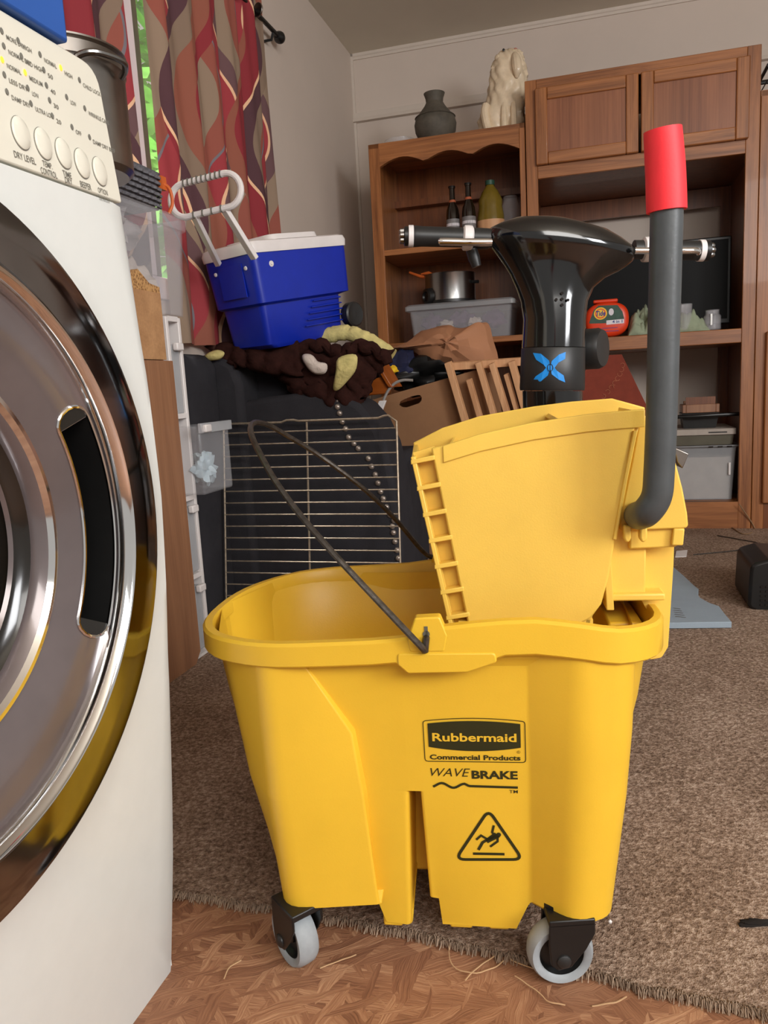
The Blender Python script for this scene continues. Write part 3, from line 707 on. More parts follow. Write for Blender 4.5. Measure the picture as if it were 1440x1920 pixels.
# feet below the middle
for x0, x1, z in ((-.056, -.034, .0415), (.020, .045, .0425), (.064, .086, .0425)):
    MB().box(BK, x0, x1, -.129, -.10, z, z+.02).build('foot_rib', M['yellow'], bk, .002)
MB().hexa([BK.w(.205, -.07, .255), BK.w(.2295, -.07, .255), BK.w(.2295, .07, .255), BK.w(.205, .07, .255), BK.w(.205, -.07, .38), BK.w(.242, -.07, .38), BK.w(.242, .07, .38), BK.w(.205, .07, .38)]).build('end_rib', M['yellow'], bk, .003)
# bail handle
bp = [(797, 1222, -.178), (790, 1213, -.182), (770, 1192, -.182), (700, 1118, -.178), (620, 1032, -.168), (560, 962, -.15), (515, 900, -.125), (487, 850, -.095), (473, 820, -.06), (470, 800, -.02), (480, 792, .02), (505, 798, .06), (540, 818, .09), (600, 855, .125), (680, 915, .15), (740, 972, .165), (800, 1040, .175)]
pts = []
for px, py, y in bp:
    l = BK.onN(px, py, y); pts.append(BK.w(l[0], y, l[2]))
pts.append(BK.w(.012, .178, .404)); pts = spline(pts, 6)
pts = [BK.w(.0125, -.166, .402), BK.w(.0125, -.178, .400)]+pts
MB().tube(pts, .0035, 8).build('bail_handle', M['wire'], bk)
# casters
def caster(x, y, yaw, name='caster', rl=.033):
    c, s_ = math.cos(yaw), math.sin(yaw)
    ax = (BK.D*s_ - BK.N*c).normalized(); rd = Vector((-ax.y, ax.x, 0))   # ax: wheel axis towards the viewer
    o = BK.w(x, y, rl); up = Vector((0, 0, 1))
    # fork first: it is the caster part
    k = MB(); top = o+Vector((0, 0, .052))
    def pl(side, th=.003):
        a = [(-.013, .044), (.036, .044), (.036, .030), (.026, .012), (.010, -.008), (-.004, -.011), (-.012, -.004), (-.014, .02)]
        A = [o+rd*(u-.002)+up*v+ax*(side) for u, v in a]; B = [o+rd*(u-.002)+up*v+ax*(side+th) for u, v in a]; k.prism(A, B)
    pl(.0165); pl(-.0195)
    a = [o+rd*u+ax*v+up*.040 for u, v in ((-.015, -.0195), (.034, -.0195), (.034, .0195), (-.015, .0195))]; b_ = [p+up*.008 for p in a]; k.prism(a, b_)
    fk = k.build(name, M['black'], bk, bev=.003)
    MB().lathe(o-ax*.012+Vector((0, 0, .046)), up, [(.014, 0), (.016, .002), (.016, .006), (.008, .008), (.006, .02)], 18).build('stem', M['black'], fk)
    MB().lathe(o-ax*.0125, ax, [(.024, .001), (.032, .0), (.0345, .004), (rl, .010), (rl, .015), (.0345, .021), (.032, .025), (.0255, .024), (.024, .022)], 40, cap=False).build('wheel', M['tyre'], fk, smooth=50)
    MB().lathe(o-ax*.011, ax, [(.0005, .018), (.008, .018), (.009, .0135), (.022, .0135), (.0258, .0225), (.0258, 0), (.0005, 0)], 32).build('wheel_hub', M['black'], fk)
    MB().lathe(o+ax*.019, ax, [(.008, 0), (.0075, .002), (.005, .0035), (.0005, .004)], 16).build('axle_cap', M['blackm'], fk)
cr_ = BK.l(hit(1053, 1785, BK.w(0, -.135, 0), BK.N)); cl_ = BK.l(hit(560, 1752, BK.w(0, -.135, 0), BK.N))
caster(cr_[0]-.003, -.146, .16, rl=.036); caster(cl_[0]-.003, -.139, -.80, rl=.035)
caster(.15, .125, .5, rl=.0335); caster(-.155, .12, -.4, rl=.0335)
# printed marks on the middle panel
def py_(z):
    for (z0, y0), (z1, y1) in (((.372, -.155), (.287, -.1445)), ((.287, -.1445), (.2145, -.1395)), ((.2145, -.1395), (.05, -.132))):
        if z >= z1: return y0+(y1-y0)*(z0-z)/(z0-z1)
    return -.132
def bw(x, z): return BK.w(x, py_(z)-.0006, z)
def bp_(px, py):
    z = .25
    for _ in range(5): l = BK.onN(px, py, py_(z)); z = l[2]
    return l[0], l[2]
def strip(mb, fn, P, w_, closed=False):
    P = [Vector(p) for p in P]; n = len(P); L_ = []; R2 = []
    for i in range(n):
        a = P[(i-1) % n] if (closed or i) else P[i]; c = P[(i+1) % n] if (closed or i < n-1) else P[i]
        t = (c-a).normalized(); nn = Vector((-t.y, t.x)); ww = w_/2
        if 0 < i < n-1 or closed:
            t1 = (P[i]-P[(i-1) % n]).normalized(); ww /= max(.5, math.sqrt(max(0, (1+t1.dot((P[(i+1) % n]-P[i]).normalized()))/2)))
        L_.append(P[i]+nn*ww); R2.append(P[i]-nn*ww)
    vs = [fn(*p) for p in L_]+[fn(*p) for p in R2]
    mb.add(vs, [(i, (i+1) % n, n+(i+1) % n, n+i) for i in range(n if closed else n-1)])
def fan(mb, fn, P):
    P = [Vector(p) for p in P]; mb.add([fn(*p) for p in P], [tuple(range(len(P)))])
lg = MB()
c0, c1, c2, c3 = bp_(794, 1351), bp_(985, 1353), bp_(985, 1430), bp_(796, 1426)
X0, X1 = (c0[0]+c3[0])/2, (c1[0]+c2[0])/2; Z0, Z1 = (c3[1]+c2[1])/2, (c0[1]+c1[1])/2
fx = lambda u: X0+(X1-X0)*u
fz = lambda v: Z0+(Z1-Z0)*v
def framep(u0, u1, v0, v1, bul, r=.0035):
    P = [(fx(u0), fz(v0)), (fx(u1), fz(v0)), (fx(u1), fz(v1))]
    P += [(fx(u1+(u0-u1)*k/10), fz(v1)+bul*(1-(2*k/10-1)**2)) for k in range(1, 10)] + [(fx(u0), fz(v1))]
    return roundpoly(P, [r, r, r]+[0]*9+[r], 4)
strip(lg, bw, framep(0, 1, 0, 1, .0035), .0009, True)
P = [(fx(.045+.91*k/16), fz(.36)-.0045*(1-(2*k/16-1)**2)) for k in range(17)]+[(fx(.955-.91*k/16), fz(.94)+.0032*(1-(2*k/16-1)**2)) for k in range(17)]
fan(lg, bw, P)
put_text(lg, 'Commercial Products', bw, fx(.05), fx(.95), fz(.045), fz(.045)+.0060, .03)
put_text(lg, 'R', bw, fx(.925), fx(.94), fz(.24), fz(.24)+.0012, .01)
strip(lg, bw, [(fx(.9325)+.0016*math.cos(a), fz(.24)+.0006+.0016*math.sin(a)) for a in [2*PI*k/14 for k in range(14)]], .0003, True)
# WAVE BRAKE line
a_, b2 = bp_(808, 1457), bp_(882, 1456); put_text(lg, 'WAVE', bw, a_[0], b2[0], b2[1], b2[1]+.0098, -.004, .3)
a_, b2 = bp_(883, 1459), bp_(971, 1461); put_text(lg, 'BRAKE', bw, a_[0]+.001, b2[0], b2[1], b2[1]+.0098, .035)
a_, b2 = bp_(812, 1470), bp_(971, 1475)
wp = []
for k in range(49):
    u = k/48; x = a_[0]+(b2[0]-a_[0])*u; z = a_[1]+(b2[1]-a_[1])*u-.0008
    amp = .0026*(1 if u < .38 else max(0, 1-(u-.38)/.06)); wp.append((x, z+amp*math.sin(u*2*PI/.27-.9)))
strip(lg, bw, wp, .0028)
a_, b2 = bp_(955, 1487), bp_(971, 1487); put_text(lg, 'TM', bw, a_[0], b2[0], b2[1], b2[1]+.0038, .002)
# slip warning triangle
A1, A2, A3 = bp_(916, 1518), bp_(980, 1611), bp_(854, 1611)
strip(lg, bw, roundpoly([A1, A3, A2], .006, 7), .0034, True)
def tp_(px, py): return bp_(px, py)
strip(lg, bw, [tp_(887, 1600), tp_(946, 1601)], .0031)
for seg_, w_ in (([(897, 1593), (905, 1579), (915, 1573), (928, 1568)], .0032), ([(893, 1574), (902, 1566), (914, 1573)], .0026), ([(912, 1577), (930, 1566), (934, 1571)], .0054), ([(928, 1573), (922, 1586), (930, 1577), (920, 1586)], .0001), ([(933, 1566), (933, 1577), (919, 1587)], .0026), ([(930, 1570), (923, 1560), (926, 1547)], .0026)):
    strip(lg, bw, [tp_(*q) for q in seg_], w_)
hc = tp_(935, 1564.5); fan(lg, bw, [(hc[0]+.0026*math.cos(a), hc[1]+.0026*math.sin(a)) for a in [2*PI*k/14 for k in range(14)]])
lgo = lg.build('printed_logos', M['ink'], bk, smooth=0); lgo['kind'] = 'stuff'; lgo['label'] = 'dark printed lettering and slip warning triangle'
wt = MB(); put_text(wt, 'Rubbermaid', lambda x, z: BK.w(x, py_(z)-.0010, z), fx(.085), fx(.915), fz(.5), fz(.5)+.0098, .022)
wt.build('logo_name', M['yellow'], bk, smooth=0)

# ================================================================== WRINGER
wg = thing('mop_wringer', 'yellow side-press wringer with a long grey handle seated in the bucket', 'wringer', BK, BK.w(.14, 0, .39))
def bx_(px, py, y): l = BK.onN(px, py, y); return (l[0], l[2])
NY, FY = -.10, .065
nt_ = [bx_(px, py, NY) for px, py in ((770, 857), (830, 836), (900, 814), (1000, 792), (1100, 777), (1160, 771), (1209, 767))]
# near wall
left_x = lambda z: nt_[0][0] + (nt_[0][1]-z)*.176
rx = lambda z: .227 - (.596-z)*.165
lw_ = .023
out = [(left_x(.58)+lw_, nt_[1][1]-.002)]+nt_[1:] + [(rx(.59), .59), (rx(.5), .5), (rx(.44), .44), (rx(.41)-.003, .41), (rx(.4)-.012, .395), (.165, .385), (left_x(.385)+lw_-.002, .385)]
k0 = left_x(.385)+.03
MB().ext(BK, out, NY, NY+.006).build('near_wall', M['yellow2'], wg, bev=.002, smooth=20)
# top band, a little proud
band = nt_[1:]+[(x, z-.018) for x, z in nt_[1:][::-1]]
MB().ext(BK, band, NY-.0022, NY+.002).build('top_band', M['yellow2'], wg, bev=.001, smooth=20)
# ladder edge
def lx(z): return left_x(z)
ed = MB()
zs = [nt_[0][1]-.003-i*.0287 for i in range(7)]
ed.ext(BK, [(lx(z), z) for z in (nt_[0][1], .38)]+[(lx(z)+.005, z) for z in (.38, nt_[0][1])], NY-.001, NY+.02)
wl = ed.build('edge_frame', M['yellow2'], wg, bev=.001)
for i, z in enumerate(zs):
    MB().ext(BK, [(lx(z)-.0005, z), (lx(z)+lw_+.002, z+.004), (lx(z)+lw_+.002, z-.001), (lx(z)-.0005, z-.005)], NY-.0012, NY+.018).build('edge_rung', M['yellow2'], wg, bev=.0008)
MB().ext(BK, [(lx(.578)+.002, .578), (lx(.38), .38), (lx(.38)+lw_+.004, .38), (lx(.584)+lw_+.003, .584)], NY+.014, NY+.018).build('edge_backing', M['yellow2'], wg)
# left, far and right walls, press plate, bottom
ft_ = [bx_(px, py, FY) for px, py in ((775, 830), (830, 802), (900, 780), (1000, 762), (1070, 753), (1147, 747), (1209, 764))]
MB().ext(BK, ft_+[(.22, .46), (.19, .40), (.03, .39)], FY-.004, FY).build('far_wall', M['yellow2'], wg, bev=.0015, smooth=20)
lf_ = MB(); tpn = (lx(.578), nt_[0][1]); 
lf_.hexa([BK.w(lx(.385), NY+.01, .385), BK.w(lx(.385)+.006, NY+.01, .385), BK.w(.036, FY, .385), BK.w(.03, FY, .385),
          BK.w(tpn[0], NY+.01, tpn[1]-.002), BK.w(tpn[0]+.006, NY+.01, tpn[1]-.002), BK.w(ft_[0][0]+.006, FY, ft_[0][1]-.002), BK.w(ft_[0][0], FY, ft_[0][1]-.002)])
lf_.build('end_wall', M['yellow2'], wg, bev=.001)
ps_ = MB(); ps_.hexa([BK.w(.05, NY+.01, .40), BK.w(.06, NY+.01, .40), BK.w(.07, FY-.006, .40), BK.w(.06, FY-.006, .40),
          BK.w(.028, NY+.01, .572), BK.w(.032, NY+.01, .572), BK.w(.040, FY-.006, .583), BK.w(.036, FY-.006, .583)])
ps_.build('press_plate', M['yellow2'], wg, bev=.001)
MB().hexa([BK.w(rx(.4)-.019, NY+.004, .385), BK.w(rx(.4)-.013, NY+.004, .385), BK.w(.203, FY-.002, .385), BK.w(.197, FY-.002, .385),
          BK.w(rx(.60), NY+.004, .605), BK.w(rx(.60)+.007, NY+.004, .605), BK.w(ft_[-1][0], FY-.002, .603), BK.w(ft_[-1][0]-.006, FY-.002, .603)]).build('end_wall', M['yellow2'], wg, bev=.001)
MB().ext(BK, [(k0-.02, .386), (.185, .386), (.185, .392), (k0-.02, .392)], NY+.004, FY-.002).build('drain_floor', M['yellow2'], wg)
# inside: curved movable pusher seen through the top
MB().ext(BK, [(.20, .40), (.195, .50), (.175, .575), (.150, .603), (.154, .607), (.182, .58), (.203, .50), (.208, .40)], NY+.01, FY-.006).build('pusher', M['yellow2'], wg, bev=.001)
# gear housing and mounting plate on the right
gh = [(.236, .611), (.252, .590)]+[bx_(*q, -.09) for q in ((1265, 862), (1279, 915), (1288, 962), (1290, 985), (1286, 990))]
gh += [(.214, gh[-1][1]-.001), (.214, .50), (.224, .55)]
MB().ext(BK, gh, -.092, .05).build('gear_housing', M['yellow2'], wg, bev=.0025, smooth=25)
bl = [bx_(*q, -.085) for q in ((1180, 985), (1283, 985), (1281, 1018), (1264, 1026), (1180, 1030))]
MB().ext(BK, bl, -.086, .05).build('latch_block', M['yellow2'], wg, bev=.002)
MB().ext(BK, [bx_(*q, -.089) for q in ((1262, 990), (1283, 990), (1280, 1022), (1258, 1022))], -.092, .05).build('latch_lip', M['yellow2'], wg, bev=.0015)
mp = [bx_(*q, -.06) for q in ((1160, 985), (1264, 1000), (1262, 1060), (1252, 1212), (1240, 1232), (1218, 1236), (1213, 1228), (1216, 1150), (1200, 1122), (1125, 1122))]
MB().ext(BK, roundpoly(mp, [.002, .002, 0, .004, .006, .003, 0, .003, .003, .002], 4), -.062, .06).build('mount_plate', M['yellow2'], wg, bev=.0025, smooth=25)
mp2 = [bx_(*q, -.075) for q in ((1150, 985), (1212, 990), (1209, 1122), (1126, 1122))]
MB().ext(BK, mp2, -.078, .05).build('mount_web', M['yellow2'], wg, bev=.002)
mp3 = [bx_(*q, -.10) for q in ((1180, 1195), (1212, 1190), (1208, 1238), (1200, 1252), (1182, 1252))]
MB().ext(BK, roundpoly(mp3, .003, 3), -.10, -.04).build('mount_hook', M['yellow2'], wg, bev=.002)
MB().box(BK, .200, .262, -.085, .085, .4085, .4165).build('seat_flange', M['yellow2'], wg, bev=.002)
# small hooks under the pivot
for px in (1176, 1206):
    q = [bx_(px+a, b_, -.105) for a, b_ in ((-7, 985), (7, 985), (7, 1008), (3, 1016), (-4, 1016), (-7, 1008))]
    MB().ext(BK, q, -.108, -.095).build('pivot_hook', M['yellow2'], wg, bev=.002)
MB().tube([BK.w(*bx_(1191, 808, NY)[:1], NY-.001, bx_(1191, 808, NY)[1]), BK.w(bx_(1172, 900, NY)[0], NY-.001, bx_(1172, 900, NY)[1]), BK.w(bx_(1152, 1010, NY)[0], NY-.001, bx_(1152, 1010, NY)[1])], .0022, 6).build('edge_highlight', M['yellow2'], wg)  # added bead that draws the bright highlight line along the wall's edge
# chrome latch peeking out behind
q = [bx_(*p, .06) for p in ((1262, 838), (1290, 850), (1278, 878), (1268, 866))]
MB().ext(BK, q, .055, .085).build('latch_clip', M['dsteel'], wg, bev=.001)
# long handle
hp = [bx_(1190, 970, -.10)]
c_ = lambda px, py, y: BK.w(bx_(px, py, y)[0], y, bx_(px, py, y)[1])
hpts = spline([c_(1196, 966, -.085), c_(1200, 966, -.115), c_(1214, 958, -.135), c_(1231, 930, -.140), c_(1236, 880, -.141), c_(1241, 760, -.143), c_(1245, 600, -.146), c_(1248, 480, -.149), c_(1250, 400, -.151), c_(1248, 330, -.153), c_(1243, 250, -.156)], 6)
hd = MB().tube(hpts, .0146, 20).build('handle', M['grey_tube'], wg)
hg = MB().tube(spline([c_(1250, 396, -.151), c_(1247.5, 320, -.153), c_(1242.5, 243, -.156)], 5), [.0176, .0176, .0176, .0175, .0174, .0173, .0172, .0170, .0168, .0166, .0163], 28)
g_ = hg.build('grip', M['red_grip'], hd); g_['label'] = 'bright red rubber grip'; 

# ================================================================== HANDLEBAR COLUMN (behind the bucket)
def sp(px, py, y): l = SC.onN(px, py, y); return l
hb = thing('handlebar_column', 'glossy black T-shaped handlebar column with brake levers and blue X emblem', 'scooter', SC, SC.w(.27, 0, 0))
LV = [(410, 1005, 1050, .020), (413, 985, 1080, .034), (418, 962, 1110, .044), (426, 938, 1140, .052), (438, 920, 1166, .057), (454, 913, 1188, .059), (462, 914, 1193, .059), (472, 920, 1190, .056), (482, 928, 1184, .053), (492, 937, 1174, .050), (503, 946, 1160, .048), (518, 957, 1134, .047), (540, 968, 1112, .046), (565, 977, 1101, .047), (600, 982, 1097, .049), (652, 979, 1096, .051)]
def ell(px0, px1, py, d, n=48, pw=1):
    dy = 0 if py < 411 or py > 535 else 4 if py < 416 else 8 if py < 430 else 11 if py < 476 else max(0, 11*(535-py)/60)
    a = sp(px0, py-dy, 0); b_ = sp(px1, py+dy, 0); cx = (a[0]+b_[0])/2; w2 = (b_[0]-a[0])/2; z = (a[2]+b_[2])/2; tilt = (b_[2]-a[2])
    return [SC.w(cx+w2*math.cos(2*PI*k/n), d*math.sin(2*PI*k/n), z+tilt/2*math.cos(2*PI*k/n)) for k in range(n)]
MB().loft([ell(x0, x1, y, d) for y, x0, x1, d in LV], True, True, True).build('head', M['blackg'], hb, smooth=60)
MB().loft([ell(979, 1096, 653, .0505), ell(978, 1096, 655, .052), ell(975, 1095, 728, .053), ell(976, 1094, 732, .051)], True, True, True).build('emblem_sleeve', M['blackm'], hb, smooth=50)
lo0 = ell(980, 1091, 733, .049); cx0 = sum((p.x for p in lo0))/48; 
z0_ = lo0[0].z
MB().loft([lo0, [SC.w(p.x+.004-SC.o.x, p.y-SC.o.y, .10) for p in lo0]], True, True, True).build('column', M['blackg'], hb, smooth=50)
MB().box(SC, cx0-.09, cx0+.09, -.08, .10, .055, .10).build('base', M['blackm'], hb, bev=.012)
for sx in (-1, 1):
    MB().lathe(SC.w(cx0+sx*.05, .01, .055)-Vector((.015, 0, 0)), (1, 0, 0), [(.02, 0), (.05, 0), (.055, .008), (.055, .022), (.05, .03), (.02, .03)], 28).build('wheel', M['blackm'], hb)
# sound holes
for px, py in ((1042, 562), (1053, 550), (1053, 561), (1064, 563), (1053, 572)):
    l = sp(px, py, -.047); MB().lathe(SC.w(l[0], -.0500, l[2]), (0, -1, 0), [(.0026, 0), (.0026, .0006), (.0003, .0006)], 12).build('sound_hole', M['dark'], hb)
# emblem wrapped on the sleeve
ea_ = sp(976, 690, 0)[0]; eb_ = sp(1095, 690, 0)[0]; ecx, ew = (ea_+eb_)/2, (eb_-ea_)/2
def sleeve(u, z, e=.0008): return SC.w(u, -(.0525+e)*math.sqrt(max(.05, 1-((u-ecx)/ew)**2))-.0005, z)
def sq_(px, py): l = sp(px, py, -.05); return l[0], l[2]
em = MB()
arms = [[(1002, 661), (1015, 663), (1029, 676), (1032, 689), (1024, 690), (1020, 684), (1007, 674)],
        [(1060, 660), (1059, 673), (1046, 680), (1039, 690), (1031, 689), (1034, 677), (1047, 665)],
        [(1001, 717), (1006, 706), (1019, 696), (1024, 689), (1032, 689), (1027, 704), (1015, 715)],
        [(1059, 717), (1047, 712), (1034, 702), (1031, 689), (1039, 689), (1043, 695), (1056, 704)]]
for a in arms: fan(em, sleeve, [sq_(*q) for q in a])
em.build('emblem', M['xblue'], hb, smooth=0)['label'] = 'bright blue X emblem'
ec = sq_(1031, 689.5); e2_ = MB(); strip(e2_, lambda u, z: sleeve(u, z, .0014), [(ec[0]+.0045*math.cos(a), ec[1]+.0062*math.sin(a)) for a in [2*PI*k/20 for k in range(20)]], .0011, True)
strip(e2_, lambda u, z: sleeve(u, z, .0014), [(ec[0], ec[1]-.0062), (ec[0], ec[1]+.0062)], .0009); e2_.build('emblem_ring', M['black'], hb, smooth=0)
# grips, collars, levers
def cyl(p0, p1, prof, m, name, par, seg=24):
    a = (p1-p0); L_ = a.length; ax = a.normalized()
    return MB().lathe(p0, ax, [(r, t*L_) for r, t in prof], seg).build(name, m, par)
def sw(px, py, y): l = sp(px, py, y); return SC.w(l[0], y, l[2])
gl0, gl1 = sw(776, 443, 0), sw(925, 447, 0)
g1 = cyl(gl0, gl1, [(.0175, 0), (.018, .03), (.017, .1), (.0165, .9), (.016, 1)], M['blackm'], 'grip', hb)
cyl(sw(765, 443, 0), sw(776, 443, 0), [(.015, 0), (.0185, .1), (.0185, .9), (.015, 1)], M['whitep'], 'grip_ring', g1)
cyl(sw(757, 443, 0), sw(765, 443, 0), [(.013, 0), (.0165, .2), (.0165, 1)], M['black'], 'end_cap', g1)
es = MB()
for k in range(6):
    a = PI/3*k; p = sw(755, 443, 0)+Vector((0, math.cos(a)*.0085, math.sin(a)*.0085)); es.lathe(p-Vector((.006, 0, 0)), (1, 0, 0), [(.003, 0), (.0052, .002), (.0052, .009)], 10)
es.build('end_knob', M['steel'], g1)
cyl(sw(867, 446, 0), sw(887, 447, 0), [(.017, 0), (.021, .15), (.0215, .5), (.021, .85), (.017, 1)], M['whitep'], 'collar', hb)
cyl(sw(890, 447, .004), sw(916, 448, .004), [(.0165, 0), (.018, .1), (.0175, 1)], M['blackm'], 'clamp', hb)
cyl(sw(884, 468, .005), sw(894, 500, .005), [(.010, 0), (.0105, .5), (.008, 1)], M['blackm'], 'clamp_tail', hb, 14)
lv = spline([sw(822, 453, -.035), sw(840, 453, -.036), (sw(880, 454, -.036)), sw(922, 454, -.034)], 6)
MB().tube(lv, [.004]+[.0066]*(len(lv)-2)+[.006], 12).build('brake_lever', M['chrome'], hb)['label'] = 'chrome lever'
gr0, gr1 = sw(1188, 468, 0), sw(1312, 470, 0)
g2 = cyl(gr0, gr1, [(.016, 0), (.0165, .3), (.0165, .95), (.018, 1)], M['blackm'], 'grip', hb)
cyl(sw(1308, 470, 0), sw(1320, 470, 0), [(.015, 0), (.0185, .1), (.0185, .9), (.015, 1)], M['whitep'], 'grip_ring', g2)
cyl(sw(1320, 470, 0), sw(1330, 470, 0), [(.0175, 0), (.0178, .8), (.014, 1)], M['black'], 'end_cap', g2)
es = MB()
for k in range(6):
    a = PI/3*k; p = sw(1328, 470, 0)+Vector((0, math.cos(a)*.0085, math.sin(a)*.0085)); es.lathe(p, (1, 0, 0), [(.0052, 0), (.0052, .006), (.003, .009)], 10)
es.build('end_knob', M['steel'], g2)
cyl(sw(1204, 468, 0), sw(1220, 468, 0), [(.017, 0), (.021, .15), (.0215, .5), (.021, .85), (.017, 1)], M['whitep'], 'collar', hb)
lv = spline([sw(1190, 470, -.034), sw(1230, 470, -.036), sw(1285, 470, -.036), sw(1305, 470, -.032), sw(1309, 474, -.018)], 6)
MB().tube(lv, [.006]+[.0056]*(len(lv)-2)+[.004], 12).build('brake_lever', M['chrome'], hb)['label'] = 'chrome lever'
# round knob on the back of the column
kb = sw(1112, 655, .075)
MB().lathe(kb-Vector((.02, .02, 0)), (.75, -.55, 0), [(.002, -.01), (.030, -.008), (.037, 0), (.037, .026), (.033, .034), (.010, .036), (.0005, .036)], 28).build('rear_knob', M['blackm'], hb)

# ================================================================== THINGS BEHIND THE DRYER
def rw(px, py, n): l = RM.onN(px, py, n); return RM.w(l[0], n, l[2])
def rl(px, py, n): l = RM.onN(px, py, n); return l[0], l[2]
# laminate cabinet
LS = -1.385
lc = thing('laminate_cabinet', 'tall wood laminate cabinet side with torn chipboard top, next to the dryer', 'cabinet', RM, RM.w(-1.48, -1.95, 0))
nb = RM.onD(378, 1240, LS)[1]; nt2 = RM.onD(306, 600, LS)[1]
MB().extD(RM, [(-2.35, 0), (nb-.03, .0), (nb, .03), (nb, .735), (-2.35, .735)], LS-.018, LS).build('lower_side', M['lam'], lc, smooth=0)
MB().extD(RM, [(-2.35, .737), (nt2, .737), (nt2, .885), (-2.35, .885)], LS-.018, LS-.001).build('upper_side', M['lam2'], lc, smooth=0)
ch = MB(); top = [(-2.35, .885)]+[(-2.3+k*(nt2+2.3)/14, .925+random.uniform(-.008, .006)-(.02 if k > 12 else 0)) for k in range(15)][::1]+[(nt2, .885)]
ch.extD(RM, top, LS-.018, LS-.0015).build('torn_edge', M['chip'], lc, smooth=0)
MB().box(RM, WALL_S+.01, LS-.018, -2.35, nb-.01, .03, .88).build('carcass', M['lam'], lc)
# drawer tower
dt = thing('drawer_tower', 'white plastic drawer tower with small knobs behind the laminate cabinet', 'drawers', RM, RM.w(-1.49, -1.5, 0))
tn0, tn1 = nb+.008, nb+.075
zz = [.02, .22, .41, .60]
for i, z in enumerate(zz):
    pass
MB().box(RM, WALL_S+.01, -1.398, tn0, tn0+.012, 0, .838).build('side_panel', M['whitep'], dt, .002)
MB().box(RM, WALL_S+.01, -1.398, tn1-.012, tn1, 0, .838).build('side_panel', M['whitep'], dt, .002)
for z in (0, .205, .40, .60, .828): MB().box(RM, WALL_S+.01, -1.398, tn0+.012, tn1-.012, z, z+.012).build('shelf', M['whitep'], dt)
for i, z in enumerate((.02, .22, .415, .61)):
    o = .055 if i == 2 else 0
    te = tn1-.014 if i != 2 else tn0+.165
    d = MB().box(RM, -1.50+o, -1.40+o, tn0+.014, te, z, z+.165).build('drawer', M['milky'] if i != 2 else M['clear'], dt, bev=.006)
    MB().box(RM, -1.399+o, -1.385+o, tn0+.02, tn0+.05, z+.150, z+.168).build('knob', M['whitep'], d, bev=.003)
    if i == 2:
        MB().box(RM, -1.402+o, -1.392+o, tn0+.010, te+.004, z+.148, z+.172).build('drawer_lip', M['milky'], d, bev=.002)
# clear tote with a plastic bag
ct = thing('storage_tote', 'clear lidless plastic tote on the white drawer tower beside the dryer', 'tote', RM, RM.w(-1.48, -1.55, .805))
a = RM.onD(362, 600, -1.40); n1 = a[1]; n0 = n1-.52
tz0, tz1 = .845, 1.075
def tote(par, s0, s1, n0, n1, z0, z1, m, tp=.012, lip=.012, cutn=None):
    O = [(s0, n0), (s1, n0), (s1, n1), (s0, n1)]
    def ring(e, z): return [RM.w(x, y, z) for x, y in roundpoly([(s0-e, n0-e), (s1+e, n0-e), (s1+e, n1+e), (s0-e, n1+e)], .02, 5)]
    mb = MB(); mb.loft([ring(-tp, z0), ring(0, z1-.02), ring(0, z1), ring(-.003, z1), ring(-.003, z1-.02), ring(-tp-.003, z0+.003)], True, True, True)
    mb.build('tote_body', m, par, smooth=40)
    MB().loft([ring(-.001, z1-.03), ring(lip*.5, z1-.03), ring(lip, z1-.004), ring(lip, z1), ring(-.001, z1)], True, False, False).build('tote_rim', m, par, smooth=40)
tote(ct, -1.575, -1.40, n0, n1, tz0, tz1, M['clear'], .012, .010)
bgm = MB()
def blob(mb, c, r, sc, amp, fq, nu=24, nv=14, seed=0, fl=-9):
    c = Vector(c); rows = []
    for j in range(nv+1):
        th = PI*j/nv; row = []
        for i in range(nu):
            ph = 2*PI*i/nu; d = Vector((math.sin(th)*math.cos(ph), math.sin(th)*math.sin(ph), -math.cos(th)))
            k = r*(1+amp*noise.noise(d*fq+Vector((seed, seed*1.7, 0)))*2)
            p = c+Vector((d.x*sc[0], d.y*sc[1], d.z*sc[2]))*k
            p.z = max(p.z, fl); row.append(p)
        rows.append(row)
    mb.loft(rows, True, True, True); return mb
pb = rw(290, 425, n1-.25); pb = RM.w(-1.47, n1-.26, 1.03)
o = blob(bgm, pb, .085, (.8, 1.1, .75), .35, 2.4, 30, 20, 3).build('plastic_bag', M['bag'], smooth=50); tag(o, 'crumpled clear plastic bag puffing out of the clear tote', 'bag')
o = blob(MB(), RM.w(-1.49, n1-.12, .91), .055, (.9, 1, 1), .25, 2, seed=5, fl=.852).build('white_bundle', M['fleecew'], smooth=50); tag(o, 'pale bundle seen through the side of the clear tote', 'cloth')
o = blob(MB(), RM.w(-1.388, tn0+.10, .472), .034, (.8, 1.2, 1.1), .4, 2.2, 22, 14, 11).build('snack_bag', plain('pale_blue_bag', (186, 204, 214), .4, bs=.4), smooth=50); tag(o, 'pale blue and white bag inside the pulled-out clear drawer', 'bag')
